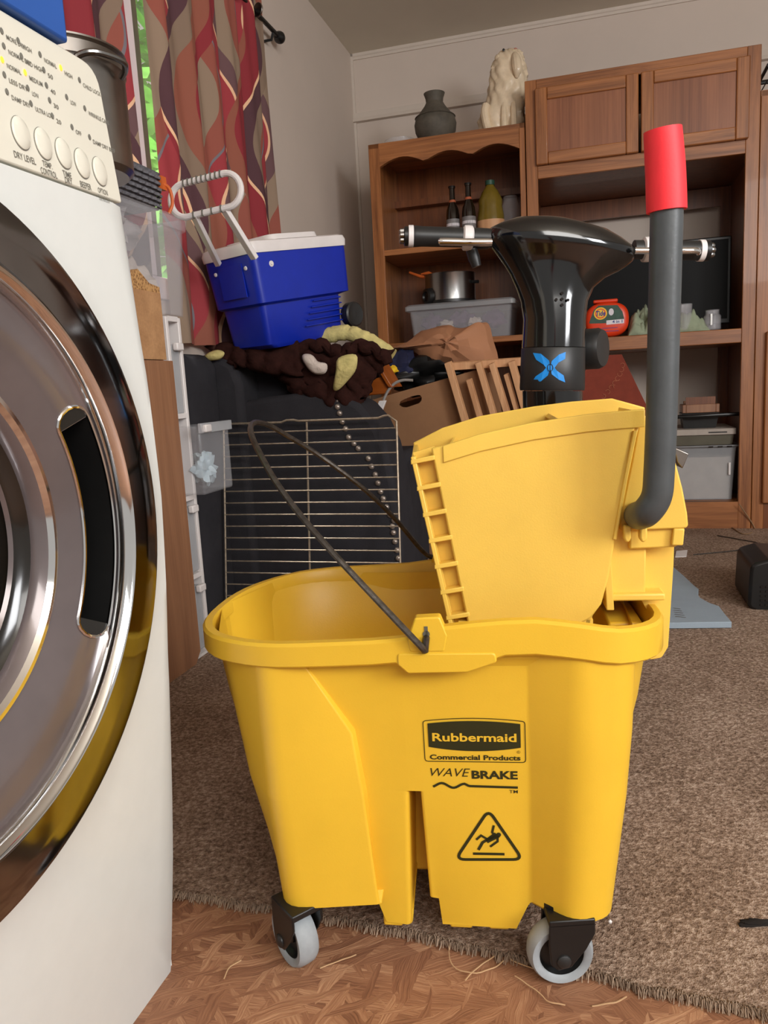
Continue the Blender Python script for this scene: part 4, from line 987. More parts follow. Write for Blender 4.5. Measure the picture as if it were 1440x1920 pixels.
# wicker basket with orange strap, hanging above
wbk = thing('wicker_basket', 'grey wicker basket with an orange strap above the clear tote', 'basket', RM, RM.w(-1.45, n1-.22, 1.09))
bn0, bn1 = n1-.29, n1-.05
def bring(e, z, nn=0): return [RM.w(x, y, z) for x, y in roundpoly([(-1.585-e*.1, bn0-e), (-1.425+e, bn0-e), (-1.425+e, bn1+e), (-1.585-e*.1, bn1+e)], .03, 6)]
MB().loft([bring(-.02, 1.085), bring(-.004, 1.10), bring(.004, 1.165), bring(.008, 1.17), bring(.004, 1.172), bring(-.006, 1.165), bring(-.03, 1.09)], True, True, True).build('basket_wall', M['wicker'], wbk, smooth=40)
wv = MB()
for i in range(6):
    z = 1.096+i*.0125; P = bring(.002+.001*i, z); P = P+[P[0]]
    Q = []
    for a_, b_ in zip(P, P[1:]):
        n = max(1, int((b_-a_).length/.012))
        for k in range(n):
            p = a_.lerp(b_, k/n); c_2 = RM.w(-1.5, (bn0+bn1)/2, z); out_ = (p-c_2).normalized(); Q.append(p+out_*(.0025 if (len(Q)+i) % 2 else -.001))
    wv.tube(Q, .0042, 5, closed=True)
wo = wv.build('weave', M['wicker'], wbk, smooth=0); wo['kind'] = 'stuff'
st = MB(); 
st.box(RM, -1.425, -1.414, bn1-.012, bn1+.008, 1.135, 1.165)
st.tube(spline([RM.w(-1.418, bn1-.004, 1.15), RM.w(-1.410, bn1+.012, 1.14), RM.w(-1.410, bn1+.02, 1.11), RM.w(-1.42, bn1+.016, 1.085)], 5), .004, 8)
st.build('strap', M['orange'], wbk)
# stock pot
pz = 1.078
pn_ = -1.98
pc = RM.w(-1.492, pn_-.0, pz)
lrp = RM.onN(222, 200, pn_)
pot = thing('stock_pot', 'tall stainless stock pot with a domed rim and loop handle behind the dryer', 'pot', RM, pc)
zr_ = RM.onN(170, 98, pn_)[2]
pr_ = .112
pc = RM.w(lrp[0]-pr_, pn_, pz)
MB().lathe(pc, (0, 0, 1), [(pr_-.01, .0), (pr_, .01), (pr_, zr_-pz-.035), (pr_+.003, zr_-pz-.03), (pr_, zr_-pz-.028), (pr_, zr_-pz-.006), (pr_+.006, zr_-pz-.002), (pr_+.006, zr_-pz+.001), (pr_-.002, zr_-pz), (pr_-.004, .02), (.001, .02)], 56).build('pot_body', M['dsteel'], pot)
for sgn in (1, -1):
    ax_ = (RM.D*.9*sgn+RM.N*-.35*sgn).normalized(); sd = Vector((-ax_.y, ax_.x, 0)); b0 = pc+ax_*(pr_-.002)+Vector((0, 0, zr_-pz-.05))
    hpz = spline([b0+sd*.05, b0+sd*.045+ax_*.02+Vector((0, 0, .008)), b0+sd*.025+ax_*.038+Vector((0, 0, .012)), b0-sd*.025+ax_*.038+Vector((0, 0, .012)), b0-sd*.045+ax_*.02+Vector((0, 0, .008)), b0-sd*.05], 5)
    MB().tube(hpz, .006, 10, sq=1).build('loop_handle', M['steel'], pot)
# blue box on the dryer
bb = [DR.onN(127, 90, -.16)[0]]
e0 = DR.onN(127, 60, -.05)
bs = e0[0]
o = MB().box(DR, -.50, bs, -.60, -.05, .9645, 1.26).build('blue_box', M['bluebox'], bev=.003); tag(o, 'plain blue box standing on top of the dryer', 'box')

# ================================================================== SOFA WITH NAILHEADS
SN = -1.20
sf = thing('sofa', 'charcoal fabric sofa with a rolled arm and pewter nailhead trim', 'sofa', RM, RM.w(-1.3, -.95, 0))
def armpt(px, py): return rl(px, py, SN)
ap = [(WALL_S+.012, .585)]+[armpt(*q) for q in ((430, 757), (500, 744), (560, 737), (605, 735), (640, 740), (672, 757), (700, 788), (722, 835), (738, 900), (748, 980), (756, 1060))]
ap += [(ap[-1][0]+.004, .02), (WALL_S+.012, .02)]
MB().ext(RM, ap, SN, SN+.20).build('arm', M['sofa'], sf, bev=.018, smooth=40, bseg=3)
bkp = [(WALL_S+.012, .79), (-1.50, .775), (-1.42, .74), (-1.36, .70), (-1.30, .66), (-1.25, .60), (-1.22, .54), (-1.20, .40), (-1.20, .02), (WALL_S+.012, .02)]
MB().ext(RM, bkp, SN+.10, -.68).build('seat_back', M['sofa'], sf, bev=.02, smooth=45, bseg=3)
MB().box(RM, -1.20, -1.02, SN+.2, -.68, .02, .44).build('seat_cushion', M['sofa'], sf, bev=.03)
MB().ext(RM, [(WALL_S+.012, .775), (-1.52, .765), (-1.475, .74), (-1.455, .68), (-1.45, .02), (WALL_S+.012, .02)], -1.222, SN+.12).build('side_cushion', M['sofa'], sf, bev=.02, bseg=3)
MB().ext(RM, [(WALL_S+.012, .775), (-1.545, .765), (-1.527, .73), (-1.525, .02), (WALL_S+.012, .02)], -1.50, -1.224).build('side_flap', M['sofa'], sf, bev=.012, bseg=3)
NH = [(633, 752), (632, 763), (636, 775), (641, 791), (647, 804), (653, 820), (663, 832), (671, 841), (690, 860), (696, 875), (703, 890), (708, 906), (713, 922), (718, 935), (724, 951), (731, 966), (738, 976), (735, 987), (737, 999), (740, 1016), (744, 1032), (746, 1047)]
for i, q in enumerate(NH):
    p = rw(q[0], q[1], SN-.003 if q[1] > 757 else SN+.004)
    MB().lathe(p+RM.N*.003, -RM.N, [(.0088, 0), (.0084, .0025), (.0062, .0055), (.0028, .007), (.0003, .0072)], 12).build('nailhead', M['stud'], sf)
# ---- oven rack leaning on the sofa arm
rk = thing('oven_rack', 'chrome wire oven rack leaning upright against the charcoal sofa arm', 'rack', RM, rw(585, 1180, SN-.15))
def rkp(u, v):   # u 0..1 across, v 0 (top) .. 1 (bottom)
    TL, TR_ = RM.onN(419, 790, SN-.045), RM.onN(743, 778, SN-.045)
    s = TL[0]+(TR_[0]-TL[0])*u + .004*v; z0 = TL[2]+(TR_[2]-TL[2])*u
    return RM.w(s+.010*v*(u-.5), SN-.045-.085*v, z0*(1-v)+.004*v)
WR_ = plain('bright_steel_wire', (176, 160, 140), .35, .55, var=.3, scale=90)
fr2 = roundpoly([(0, 0), (1, 0), (1, 1), (0, 1)], 0, 3)
P = []
for (u0, v0), (u1, v1) in zip([(0, .03), (0, 1), (1, 1), (1, .03), (.955, 0), (.93, .003), (.9, .012), (.45, .012), (.42, .006), (.38, .006), (.35, .016), (.04, .014)], [(0, 1), (1, 1), (1, .03), (.955, 0), (.93, .003), (.9, .012), (.45, .012), (.42, .006), (.38, .006), (.35, .016), (.04, .014), (0, .03)]):
    P.append(rkp(u0, v0))
MB().tube(P, .0034, 8, closed=True).build('rack_frame', WR_, rk)
for i in range(19):
    v = .063+i*.060
    if v > .98: break
    MB().tube([rkp(.0, v)-RM.N*.001, rkp(1, v)-RM.N*.001], .0021, 6).build('crossbar', WR_, rk)
MB().tube([rkp(.495, .012)+RM.N*.003, rkp(.495, 1)+RM.N*.003], .003, 6).build('centre_bar', WR_, rk)

# ================================================================== BLANKETS AND COOLER
def sheet(name, m, P, nu, nv, fn, th=.012):
    vs = [fn(i/nu, j/nv) for j in range(nv+1) for i in range(nu+1)]; fs = [(j*(nu+1)+i, j*(nu+1)+i+1, (j+1)*(nu+1)+i+1, (j+1)*(nu+1)+i) for j in range(nv) for i in range(nu)]
    mb = MB(); mb.add(vs, fs); return mb
BN_ = -1.02
bl = thing('fleece_blanket', 'dark brown fleece throw with cream and white patches draped over the sofa', 'blanket', RM, RM.w(-1.25, -1.0, .62))
# drape: outline in image measured on the plane n = BN_
def quadmap(A, B, C_, D_, n0, n1):
    A, B, C_, D_ = [Vector(rl(*q, n0 if k < 2 else n1)) for k, q in enumerate((A, B, C_, D_))]
    def f(u, v):
        p = (A*(1-u)+B*u)*(1-v)+(D_*(1-u)+C_*u)*v
        return p, n0*(1-v)+n1*v
    return f
def drape(name, m, quad, n0, n1, nu, nv, amp, fq, seed, par, th=.014, bulge=.0):
    f = quadmap(*quad, n0, n1)
    def g(u, v):
        p, n = f(u, v); k = noise.noise(Vector((p.x*fq, p.y*fq, seed)))*amp + noise.noise(Vector((p.x*fq*2.7, p.y*fq*2.7, seed+3)))*amp*.45
        e = min(u, 1-u, v, 1-v)*8; e = min(1, e)
        return RM.w(p.x+.02*noise.noise(Vector((v*5, seed, 1))), n-abs(k)-bulge*math.sin(PI*u)*e, p.y+.022*noise.noise(Vector((u*6, seed, 2))))
    mb = sheet(name, m, None, nu, nv, g)
    return mb.build(name, m, par, smooth=180, solid=th)
drape('brown_panel', M['fleeceb'], ((470, 660), (742, 655), (668, 770), (560, 742)), -1.12, -1.17, 40, 22, .035, 14, 1, bl, .02, .03)
drape('brown_fold', M['fleeceb'], ((388, 652), (560, 640), (570, 705), (440, 686)), -1.16, -1.20, 26, 12, .03, 16, 2, bl, .02, .02)
# thick scalloped roll along the edge of the throw
P = [rw(*q, -1.16) for q in ((470, 668), (520, 660), (560, 652), (590, 646), (612, 650), (632, 662), (650, 660), (668, 648), (690, 650), (712, 662), (728, 680))]
P = spline(P, 6); MB().tube([p+Vector((0, 0, .006*math.sin(i*.9))) for i, p in enumerate(P)], [.018+.004*math.sin(i*.7) for i in range(len(P))], 10).build('edge_roll', M['fleeceb'], bl)
P = [rw(*q, -1.05) for q in ((560, 650), (590, 638), (620, 628), (650, 624), (680, 634), (710, 650), (735, 668))]
P = spline(P, 6); MB().tube([p+Vector((0, 0, .006*noise.noise(Vector((i*.8, 0, 0))))) for i, p in enumerate(P)], [.024+.006*noise.noise(Vector((i*.5, 1, 0))) for i in range(len(P))], 12).build('cream_fold', M['fleecey'], bl)['label'] = 'cream yellow fold'
def patch(name, m, pts, n, lab, th=.008):
    c = [rw(*q, n) for q in pts]; c = spline(c, 4, True); ctr = sum(c, Vector())/len(c)
    mb = MB(); rows = [[ctr.lerp(p, k)-RM.N*.012*(1-k*k)+RM.N*.006*noise.noise(p*30) for p in c] for k in (1, .75, .45, .15)]
    mb.loft(rows, True, False, True); o = mb.build(name, m, bl, smooth=60, solid=th); o['label'] = lab
patch('yellow_patch', M['fleecey'], ((636, 672), (668, 666), (668, 690), (652, 712), (634, 730), (626, 728), (632, 700)), -1.215, 'cream yellow patch')
patch('white_patch', M['fleecew'], ((568, 668), (582, 666), (596, 680), (612, 684), (610, 698), (592, 700), (578, 688)), -1.21, 'white patch')
patch('cream_patch', M['fleecey'], ((386, 668), (404, 658), (420, 662), (412, 672), (392, 674)), -1.235, 'cream patch')
# cooler
ck = math.radians(41.6)
CF = Frame((0, 0, 0), 0)
cX = Vector((math.sin(ck)*.99, math.cos(ck)*.99, .15)).normalized(); cY = Vector((-math.cos(ck), math.sin(ck), 0)); cZ_ = cX.cross(cY).normalized()
cO = rw(508, 655, -1.28)
cl = thing('cooler', 'blue wheeled cooler with white lid and raised white handle on the sofa', 'cooler', RM, cO)
TOP = hit(497, 462, cO, -RM.N)
def cw(a, b, c): return cO+cX*a+cY*b+cZ_*c
CX, CY, H1, H2 = .355, .195, .124, .290
def crect(a0, a1, b0, b1, c, r=.022): return [cw(x, y, c) for x, y in roundpoly([(a0, b0), (a1, b0), (a1, b1), (a0, b1)], r, 5)]
MB().loft([crect(.03, CX-.05, .02, CY-.015, 0), crect(.012, CX-.035, .012, CY-.008, .012), crect(.004, CX-.028, .006, CY-.004, H1)], True, True, True).build('lower_body', M['blue'], cl, smooth=40)
MB().loft([crect(0, CX-.03, 0, CY, H1-.002), crect(-.012, CX, -.012, CY+.004, H1+.004), crect(-.018, CX+.004, -.018, CY+.008, H2-.045), crect(-.018, CX+.004, -.018, CY+.008, H2-.03)], True, True, True).build('upper_body', M['blue'], cl, smooth=40)
MB().loft([crect(-.022, CX+.006, -.022, CY+.012, H2-.03), crect(-.024, CX+.008, -.024, CY+.014, H2-.012), crect(-.020, CX+.004, -.020, CY+.010, H2), crect(-.01, CX-.006, -.01, CY, H2+.004)], True, True, True).build('lid', M['whitep'], cl, smooth=40)
MB().loft([crect(.06, CX-.10, -.018, CY, H2+.002, .03), crect(.062, CX-.102, -.014, CY, H2+.016, .03), crect(.075, CX-.11, .0, CY-.01, H2+.018, .03)], True, True, True).build('lid_hump', M['whitep'], cl, smooth=40)
for i in range(5):
    MB().tube([cw(.15+.012*i, -.0005, .045+i*.017), cw(CX-.04, -.0005, .045+i*.017)], .0022, 6).build('rib', M['blue'], cl)
MB().lathe(cw(CX-.01, -.018, .055), -cY, [(.002, -.025), (.034, -.025), (.038, -.018), (.038, .004), (.033, .008), (.012, .004), (.0005, .006)], 26).build('wheel', M['blackm'], cl)
for b_ in (.02, CY-.04):
    MB().lathe(cw(-.0175, b_, H2-.065), -cX, [(.006, 0), (.005, .003), (.0005, .004)], 12).build('pin', M['whitep'], cl)
MB().lathe(cw(.045, -.0172, H2-.062), -cY, [(.009, -.001), (.008, .0008), (.0045, .001), (.004, .003), (.0005, .004)], 14).build('pin', M['whitep'], cl)
MB().add([cw(-.0185, .035, .15), cw(-.0185, CY-.055, .15), cw(-.0185, CY-.055, H2-.05), cw(-.0185, .035, H2-.05)], [(0, 1, 2, 3)]).build('handle_recess', M['blue'], cl, smooth=0, solid=.003)
# telescopic handle
def hw(px, py, n): return rw(px, py, n)
B1, B2 = hw(410, 497, -1.31), hw(478, 485, -1.41)
T1, T2 = hw(364, 404, -1.50), hw(417, 386, -1.50)
hnd = MB()
def bar(mb, a, b_, w_, d_, side):
    t = (b_-a).normalized(); s_ = side.normalized()*w_; q = t.cross(side).normalized()*d_
    mb.prism([a-s_-q, a+s_-q, a+s_+q, a-s_+q], [b_-s_-q, b_+s_-q, b_+s_+q, b_-s_+q])
side = (B2-B1)
for a_, b_ in ((B1, T1), (B2, T2)):
    x = MB(); bar(x, a_, b_, .012, .006, side); hx = x.build('handle_bar', M['whitep'], cl, bev=.0015)
    x = MB(); bar(x, a_.lerp(b_, .06)-RM.N*.0055, a_.lerp(b_, .97)-RM.N*.0055, .0018, .001, side); x.build('bar_groove', M['inkg'], hx)
lp = []
c1, c2 = Vector(rl(347, 376, -1.5)), Vector(rl(424, 357, -1.5))
dr = (c2-c1).normalized(); pn2 = Vector((-dr.y, dr.x)); Rr = .040
for k in range(17): a = PI/2-PI*k/16; lp.append(c2+dr*Rr*math.cos(a)+pn2*Rr*math.sin(a))
for k in range(17): a = -PI/2-PI*k/16; lp.append(c1+dr*Rr*math.cos(a)+pn2*Rr*math.sin(a))
LPW = [RM.w(p.x, -1.5, p.y) for p in lp]
gp = MB().tube(LPW, .0082, 10, closed=True).build('handle_grip', M['whitep'], cl)
for k in range(9):
    t = (k+.5)/9; q = c1.lerp(c2, t)+pn2*Rr; n = -1.5
    MB().box(RM, q.x-.0015, q.x+.0015, n-.0094, n+.002, q.y-.008, q.y+.008).build('grip_slot', M['inkg'], gp)
    if k % 2: q = c1.lerp(c2, t)-pn2*Rr; MB().box(RM, q.x-.0015, q.x+.0015, n-.0094, n+.002, q.y-.008, q.y+.008).build('grip_slot', M['inkg'], gp)

# ================================================================== THINGS IN FRONT OF THE WALL UNIT
def obj1(mb, name, m, label, cat, group=None, kind=None, **k):
    o = mb.build(name, m, None, **k); return tag(o, label, cat, group, kind)
# cardboard box with hand hole, standing on the floor
BXN = -.62
cb = thing('cardboard_box', 'brown cardboard box with a hand hole, behind the oven rack', 'box', RM, RM.w(-1.0, BXN+.15, 0))
c00, c10, c11, c01 = rl(672, 757, BXN), rl(905, 690, BXN), rl(965, 1000, BXN), rl(715, 1020, BXN)
# front wall as a ring of pieces round the hand hole
def pbox(u, v, n): # u right, v down
    a = Vector(c00)*(1-u)+Vector(c10)*u; b_ = Vector((c01[0], .02))*(1-u)+Vector((c11[0], .02))*u; p = a*(1-v)+b_*v
    return RM.w(p.x, n+.04*v, p.y)
hole = [(747, 757), (752, 751), (775, 742), (787, 740), (791, 745), (790, 752), (786, 756), (762, 764), (750, 763)]
hp_ = [Vector(rl(*q, BXN)) for q in hole]
outp = [pbox(u, v, BXN) for u, v in ((0, 0), (.25, 0), (.5, 0), (.75, 0), (1, 0), (1, .5), (1, 1), (.5, 1), (0, 1), (0, .5))]
hw_ = [RM.w(p.x, BXN, p.y) for p in hp_]
fw = MB(); n1_ = 40
def resamp(P, n):
    L_ = [0]; m = len(P)
    for i in range(m): L_.append(L_[-1]+(P[(i+1) % m]-P[i]).length)
    out = []
    for k in range(n):
        d = L_[-1]*k/n; i = max(j for j in range(m) if L_[j] <= d+1e-9); t = (d-L_[i])/(L_[i+1]-L_[i]); out.append(P[i].lerp(P[(i+1) % m], t))
    return out
OA, HA = resamp(outp, n1_), resamp(hw_, n1_)
ctr = sum(HA, Vector())/n1_
HA2 = []
for p in OA:
    d = (p-ctr).normalized(); HA2.append(max(HA, key=lambda q: (q-ctr).normalized().dot(d)))
fw.loft([OA, HA2, [p+RM.N*.006 for p in HA2], [p+RM.N*.006 for p in OA]], True)
fw.build('front_flap', M['card'], cb, smooth=0)
bxd = .30
sd_ = MB()
for (u0, u1) in ((0, 0), (1, 1)):
    a = pbox(u0, 0, BXN); b_ = pbox(u0, 1, BXN)
    sd_.prism([a, b_, b_+RM.N*bxd, a+RM.N*bxd], [p+RM.D*.005*(1 if u0 == 0 else -1) for p in (a, b_, b_+RM.N*bxd, a+RM.N*bxd)])
sd_.build('side_wall', M['card'], cb, smooth=0)
a, b_, c_3, d_ = [pbox(u, v, BXN+bxd) for u, v in ((0, .05), (1, .05), (1, 1), (0, 1))]
MB().prism([a, b_, c_3, d_], [p+RM.N*.005 for p in (a, b_, c_3, d_)]).build('back_wall', M['card'], cb, smooth=0)
MB().prism([pbox(u, .97, BXN+o) for u, o in ((0, 0), (1, 0), (1, bxd), (0, bxd))], [pbox(u, .985, BXN+o) for u, o in ((0, 0), (1, 0), (1, bxd), (0, bxd))]).build('bottom', M['card'], cb, smooth=0)
l = rl(829, 786, BXN); MB().lathe(RM.w(l[0], BXN+.012, l[1]), -RM.N, [(.017, 0), (.017, .0015), (.0003, .0015)], 22).build('round_mark', M['lgreen'], cb)
l = rl(738, 812, BXN); MB().lathe(RM.w(l[0], BXN+.02, l[1]), -RM.N, [(.016, 0), (.016, .0015), (.0003, .0015)], 22, None).build('round_mark', M['dark'], cb)
# cable with white connector
cab = thing('power_cable', 'grey cable with a white connector hanging over the cardboard box', 'cable', RM, rw(712, 760, -.95))
MB().tube(spline([rw(*q, -.95) for q in ((774, 713), (755, 713), (740, 719), (728, 732), (719, 750))], 6), .0045, 8).build('cord', M['cable'], cab)
a, b_ = rw(718, 751, -.95), rw(709, 775, -.95); x = MB(); bar(x, a, b_, .012, .006, RM.D); x.build('connector', M['whitep'], cab, bev=.002)
# wooden slatted frame leaning on the box: five boards of different length
sl = thing('slatted_frame', 'pale pine slatted wooden frame leaning against the cardboard box', 'frame', RM, rw(930, 850, BXN-.1))
SLN = BXN-.05
def board(p0, p1, w_, d_, n, name='slat', dn=0):
    a, b_ = Vector(rl(*p0, n)), Vector(rl(*p1, n)); t = (b_-a).normalized(); q = Vector((-t.y, t.x))*w_/2
    A = [a-q, a+q, b_+q, b_-q]; x = MB(); x.prism([RM.w(p.x, n, p.y) for p in A], [RM.w(p.x+.003, n+d_, p.y+.004) for p in A]); return x.build(name, M['pine'], sl, bev=.0012)
board((838, 680), (884, 835), .021, .022, SLN)
board((895, 680), (940, 830), .019, .022, SLN)
board((921, 682), (965, 825), .019, .022, SLN+.004)
board((958, 678), (1000, 830), .021, .022, SLN-.004)
board((878, 712), (912, 830), .017, .018, SLN+.006)
board((948, 702), (985, 830), .015, .018, SLN+.012)
board((842, 688), (985, 678), .026, .014, SLN+.026, 'rail')
board((900, 812), (1000, 800), .022, .014, SLN+.026, 'rail')
board((884, 835), (930, 990), .021, .022, SLN, 'leg'); board((1000, 830), (1030, 980), .021, .022, SLN, 'leg')
# brown paper bag lying crumpled over the box
KN = -.50
P_ = [(730, 655), (760, 644), (790, 622), (820, 612), (842, 609), (856, 616), (880, 612), (905, 603), (917, 610), (925, 640), (934, 672), (930, 695), (880, 700), (830, 690), (800, 678), (770, 658)]
kb_ = MB(); c = [Vector(rl(*q, KN)) for q in P_]
cc = spline([Vector((p.x, p.y, 0)) for p in c], 3, True); ctr = sum(cc, Vector())/len(cc)
rows = []
for j, k in enumerate((1, .92, .75, .5, .25, .05)):
    rows.append([RM.w(ctr.x+(p.x-ctr.x)*k, KN-.10*math.sqrt(1-k*k)-.02*noise.noise(Vector((p.x*14, p.y*14, j*.7))), ctr.y+(p.y-ctr.y)*k+.008*noise.noise(Vector((p.x*22, j, 3)))) for p in cc])
back = [[RM.w(ctr.x+(p.x-ctr.x)*k, KN+.10*math.sqrt(1-k*k), ctr.y+(p.y-ctr.y)*k) for p in cc] for k in (.05, .4, .75, .95)]
kb_.loft(back+rows, True, True, True)
obj1(kb_, 'paper_bag', M['kraft'], 'crumpled brown paper bag lying on top of the cardboard box', 'bag', smooth=18)
MBd = MB(); MBd.box(RM, -1.20, -.76, BXN+.02, BXN+.27, .60, .685)
# dark bag stuffed in the box
o = blob(MB(), rw(790, 700, BXN+.14), .10, (1.5, 1, .62), .35, 2.2, 30, 18, 9).build('dark_bag', M['black'], smooth=50); tag(o, 'black crumpled bag with a yellow tag in the cardboard box', 'bag')
o = blob(MB(), rw(753, 682, BXN+.06), .045, (1.1, 1, 1.1), .3, 2.2, 20, 12, 4).build('navy_bundle', plain('navy_cloth', (30, 34, 66), .8), smooth=50); tag(o, 'navy blue bundle beside the crumpled paper bag', 'cloth')
o = blob(MB(), rw(736, 693, BXN-.0), .017, (1.1, 1, .8), .3, 2.2, 12, 8, 2).build('yellow_tag', M['lyel'], smooth=50); tag(o, 'small yellow tag beside the fleece throw', 'tag')
# orange wooden drawer box leaning under the throw
DN = -.95
od = thing('wooden_tray', 'orange-brown wooden tray tilted under the edge of the throw', 'tray', RM, rw(690, 740, DN))
A = [(668, 682), (700, 668), (733, 724), (728, 738), (686, 742)]
pts = [Vector(rl(*q, DN)) for q in A]
MB().prism([RM.w(p.x, DN, p.y) for p in pts], [RM.w(p.x, DN+.02, p.y) for p in pts]).build('front', M['orangew'], od, bev=.003)
a, b_ = Vector(rl(699, 668, DN)), Vector(rl(734, 726, DN))
MB().prism([RM.w(a.x-.008, DN-.012, a.y), RM.w(a.x+.006, DN-.012, a.y), RM.w(b_.x+.006, DN-.012, b_.y), RM.w(b_.x-.008, DN-.012, b_.y)], [RM.w(a.x-.008, DN+.12, a.y), RM.w(a.x+.006, DN+.12, a.y), RM.w(b_.x+.006, DN+.12, b_.y), RM.w(b_.x-.008, DN+.12, b_.y)]).build('side', M['orangew'], od, bev=.002)
a, b_ = Vector(rl(670, 684, DN)), Vector(rl(688, 742, DN))
MB().prism([RM.w(a.x-.004, DN-.006, a.y), RM.w(a.x+.004, DN-.006, a.y), RM.w(b_.x+.004, DN-.006, b_.y), RM.w(b_.x-.004, DN-.006, b_.y)], [RM.w(a.x-.004, DN+.12, a.y), RM.w(a.x+.004, DN+.12, a.y), RM.w(b_.x+.004, DN+.12, b_.y), RM.w(b_.x-.004, DN+.12, b_.y)]).build('side', M['orangew'], od, bev=.002)

# ================================================================== ON THE WALL UNIT
# vase
def vert(px, py0, n, z): return RM.w(rl(px, py0, n)[0], n, z)
SHT = 1.664
vn = .12; vc = vert(817, 250, vn, SHT)
vz = lambda py: rl(817, py, vn)[1]-SHT
va = thing('stone_vase', 'dark carved round vase with a flared neck on top of the bookcase', 'vase', RM, vc)
sc_ = (rl(857, 220, vn)[0]-rl(779, 220, vn)[0])/2
H_ = vz(175)
MB().lathe(vc, (0, 0, 1), [(sc_*.62, 0), (sc_*.80, H_*.08), (sc_*.96, H_*.24), (sc_, H_*.38), (sc_*.93, H_*.50), (sc_*.72, H_*.62), (sc_*.5, H_*.74), (sc_*.40, H_*.82), (sc_*.42, H_*.90), (sc_*.5, H_), (sc_*.44, H_*.995), (sc_*.33, H_*.85), (.001, H_*.6)], 40).build('vase_body', M['stone'], va)
MB().lathe(vc+Vector((0, 0, H_*.50)), (0, 0, 1), [(sc_*.90, 0), (sc_*.965, .004), (sc_*.90, .009)], 40).build('raised_band', M['stone'], va)
for k in range(9):
    a = 2*PI*k/9; MB().lathe(vc+Vector((math.cos(a)*sc_*.52, math.sin(a)*sc_*.52, H_*.69)), (math.cos(a), math.sin(a), .5), [(.007, 0), (.006, .004), (.0003, .006)], 8).build('boss', M['stone'], va)
# glass bowl
gc = vert(750, 262, .2, SHT)
obj1(MB().lathe(gc, (0, 0, 1), [(.03, 0), (.05, .004), (.066, .03), (.070, .055), (.068, .055), (.062, .03), (.045, .008), (.001, .006)], 36), 'glass_bowl', M['clear'], 'low frosted glass bowl left of the dark vase', 'bowl')
# ceramic long-haired dog, sitting, seen from its side-back
dn = .16
DGZ = SHT
def dgp(px, py): l = rl(px, py, dn); return Vector((l[0], l[1]))
dog = thing('dog_figurine', 'cream ceramic long-haired sitting dog beside the dark vase on the bookcase', 'figurine', RM, vert(940, 240, dn, SHT))
sil = [(240, 899, 985, .055), (232, 897, 987, .060), (220, 899, 986, .062), (205, 903, 984, .060), (190, 910, 982, .056), (170, 916, 986, .052), (150, 918, 988, .048), (130, 920, 986, .045), (115, 925, 983, .040), (104, 930, 978, .032), (97, 936, 970, .022), (93, 944, 962, .010)]
rows = []
nseg = 56
for j, (py, x0, x1, d) in enumerate(sil):
    a, b_ = dgp(x0, py), dgp(x1, py); z = max((a.y+b_.y)/2, SHT) if j else SHT; cx = (a.x+b_.x)/2; w2 = (b_.x-a.x)/2
    rows.append((cx, w2, d, z))
def interp(rows, n):
    out = []
    for i in range(len(rows)-1):
        for k in range(n):
            t = k/n; out.append(tuple(a*(1-t)+b_*t for a, b_ in zip(rows[i], rows[i+1])))
    return out+[rows[-1]]
DR_ = []
for cx, w2, d, z in interp(rows, 4):
    row = []
    for k in range(nseg):
        a = 2*PI*k/nseg; wv_ = a*9+ (z*55+2.2*math.sin(z*26+a*2)); g = .0034*math.sin(wv_)+.0028*math.sin(wv_*1.9+z*90)+.009*noise.noise(Vector((a*2.2, z*28, 1)))
        row.append(RM.w(cx+(w2+g)*math.cos(a), dn+(d+g)*math.sin(a), z))
    DR_.append(row)
MB().loft(DR_, True, True, True).build('body', M['ceram'], dog, smooth=60)
l = dgp(946, 100); MB().lathe(RM.w(l.x, dn-.034, l.y), (-.2, -1, .1), [(.0055, 0), (.005, .003), (.0003, .005)], 12).build('eye', M['black'], dog)
l = dgp(936, 112); MB().lathe(RM.w(l.x-.004, dn-.02, l.y), (-1, -.3, -.1), [(.016, -.01), (.014, .004), (.008, .010), (.0003, .012)], 14).build('muzzle', M['ceram'], dog)
for sx, nn_ in ((966, .03), (950, -.03)):
    a = dgp(sx, 106); x = MB(); pts = [RM.w(a.x, dn-nn_, a.y), RM.w(a.x+.008, dn-nn_*1.5, a.y-.03), RM.w(a.x+.012, dn-nn_*1.7, a.y-.07), RM.w(a.x+.008, dn-nn_*1.6, a.y-.10)]
    x.tube(spline(pts, 4), [.010, .013, .016, .018, .019, .02, .020, .020, .019, .017, .014, .01, .005], 10); x.build('ear', M['ceram'], dog)
for sx in (966, 948):
    a = dgp(sx, 215); MB().tube([RM.w(a.x, dn-.052, a.y+.03), RM.w(a.x, dn-.060, a.y), RM.w(a.x, dn-.062, SHT+.004)], [.010, .013, .015], 10).build('front_leg', M['ceram'], dog)
a = dgp(966, 95); MB().lathe(RM.w(a.x, dn, a.y), (.2, 0, 1), [(.006, 0), (.011, .004), (.006, .009), (.0005, .010)], 12).build('bow', plain('pink_bow', (196, 130, 116), .6), dog)
a = dgp(915, 225); MB().tube(spline([RM.w(a.x, dn-.045, a.y+.045), RM.w(a.x-.006, dn-.056, a.y+.01), RM.w(a.x+.01, dn-.060, SHT+.016), RM.w(a.x+.035, dn-.060, SHT+.012)], 4), .017, 10).build('haunch', M['ceram'], dog)

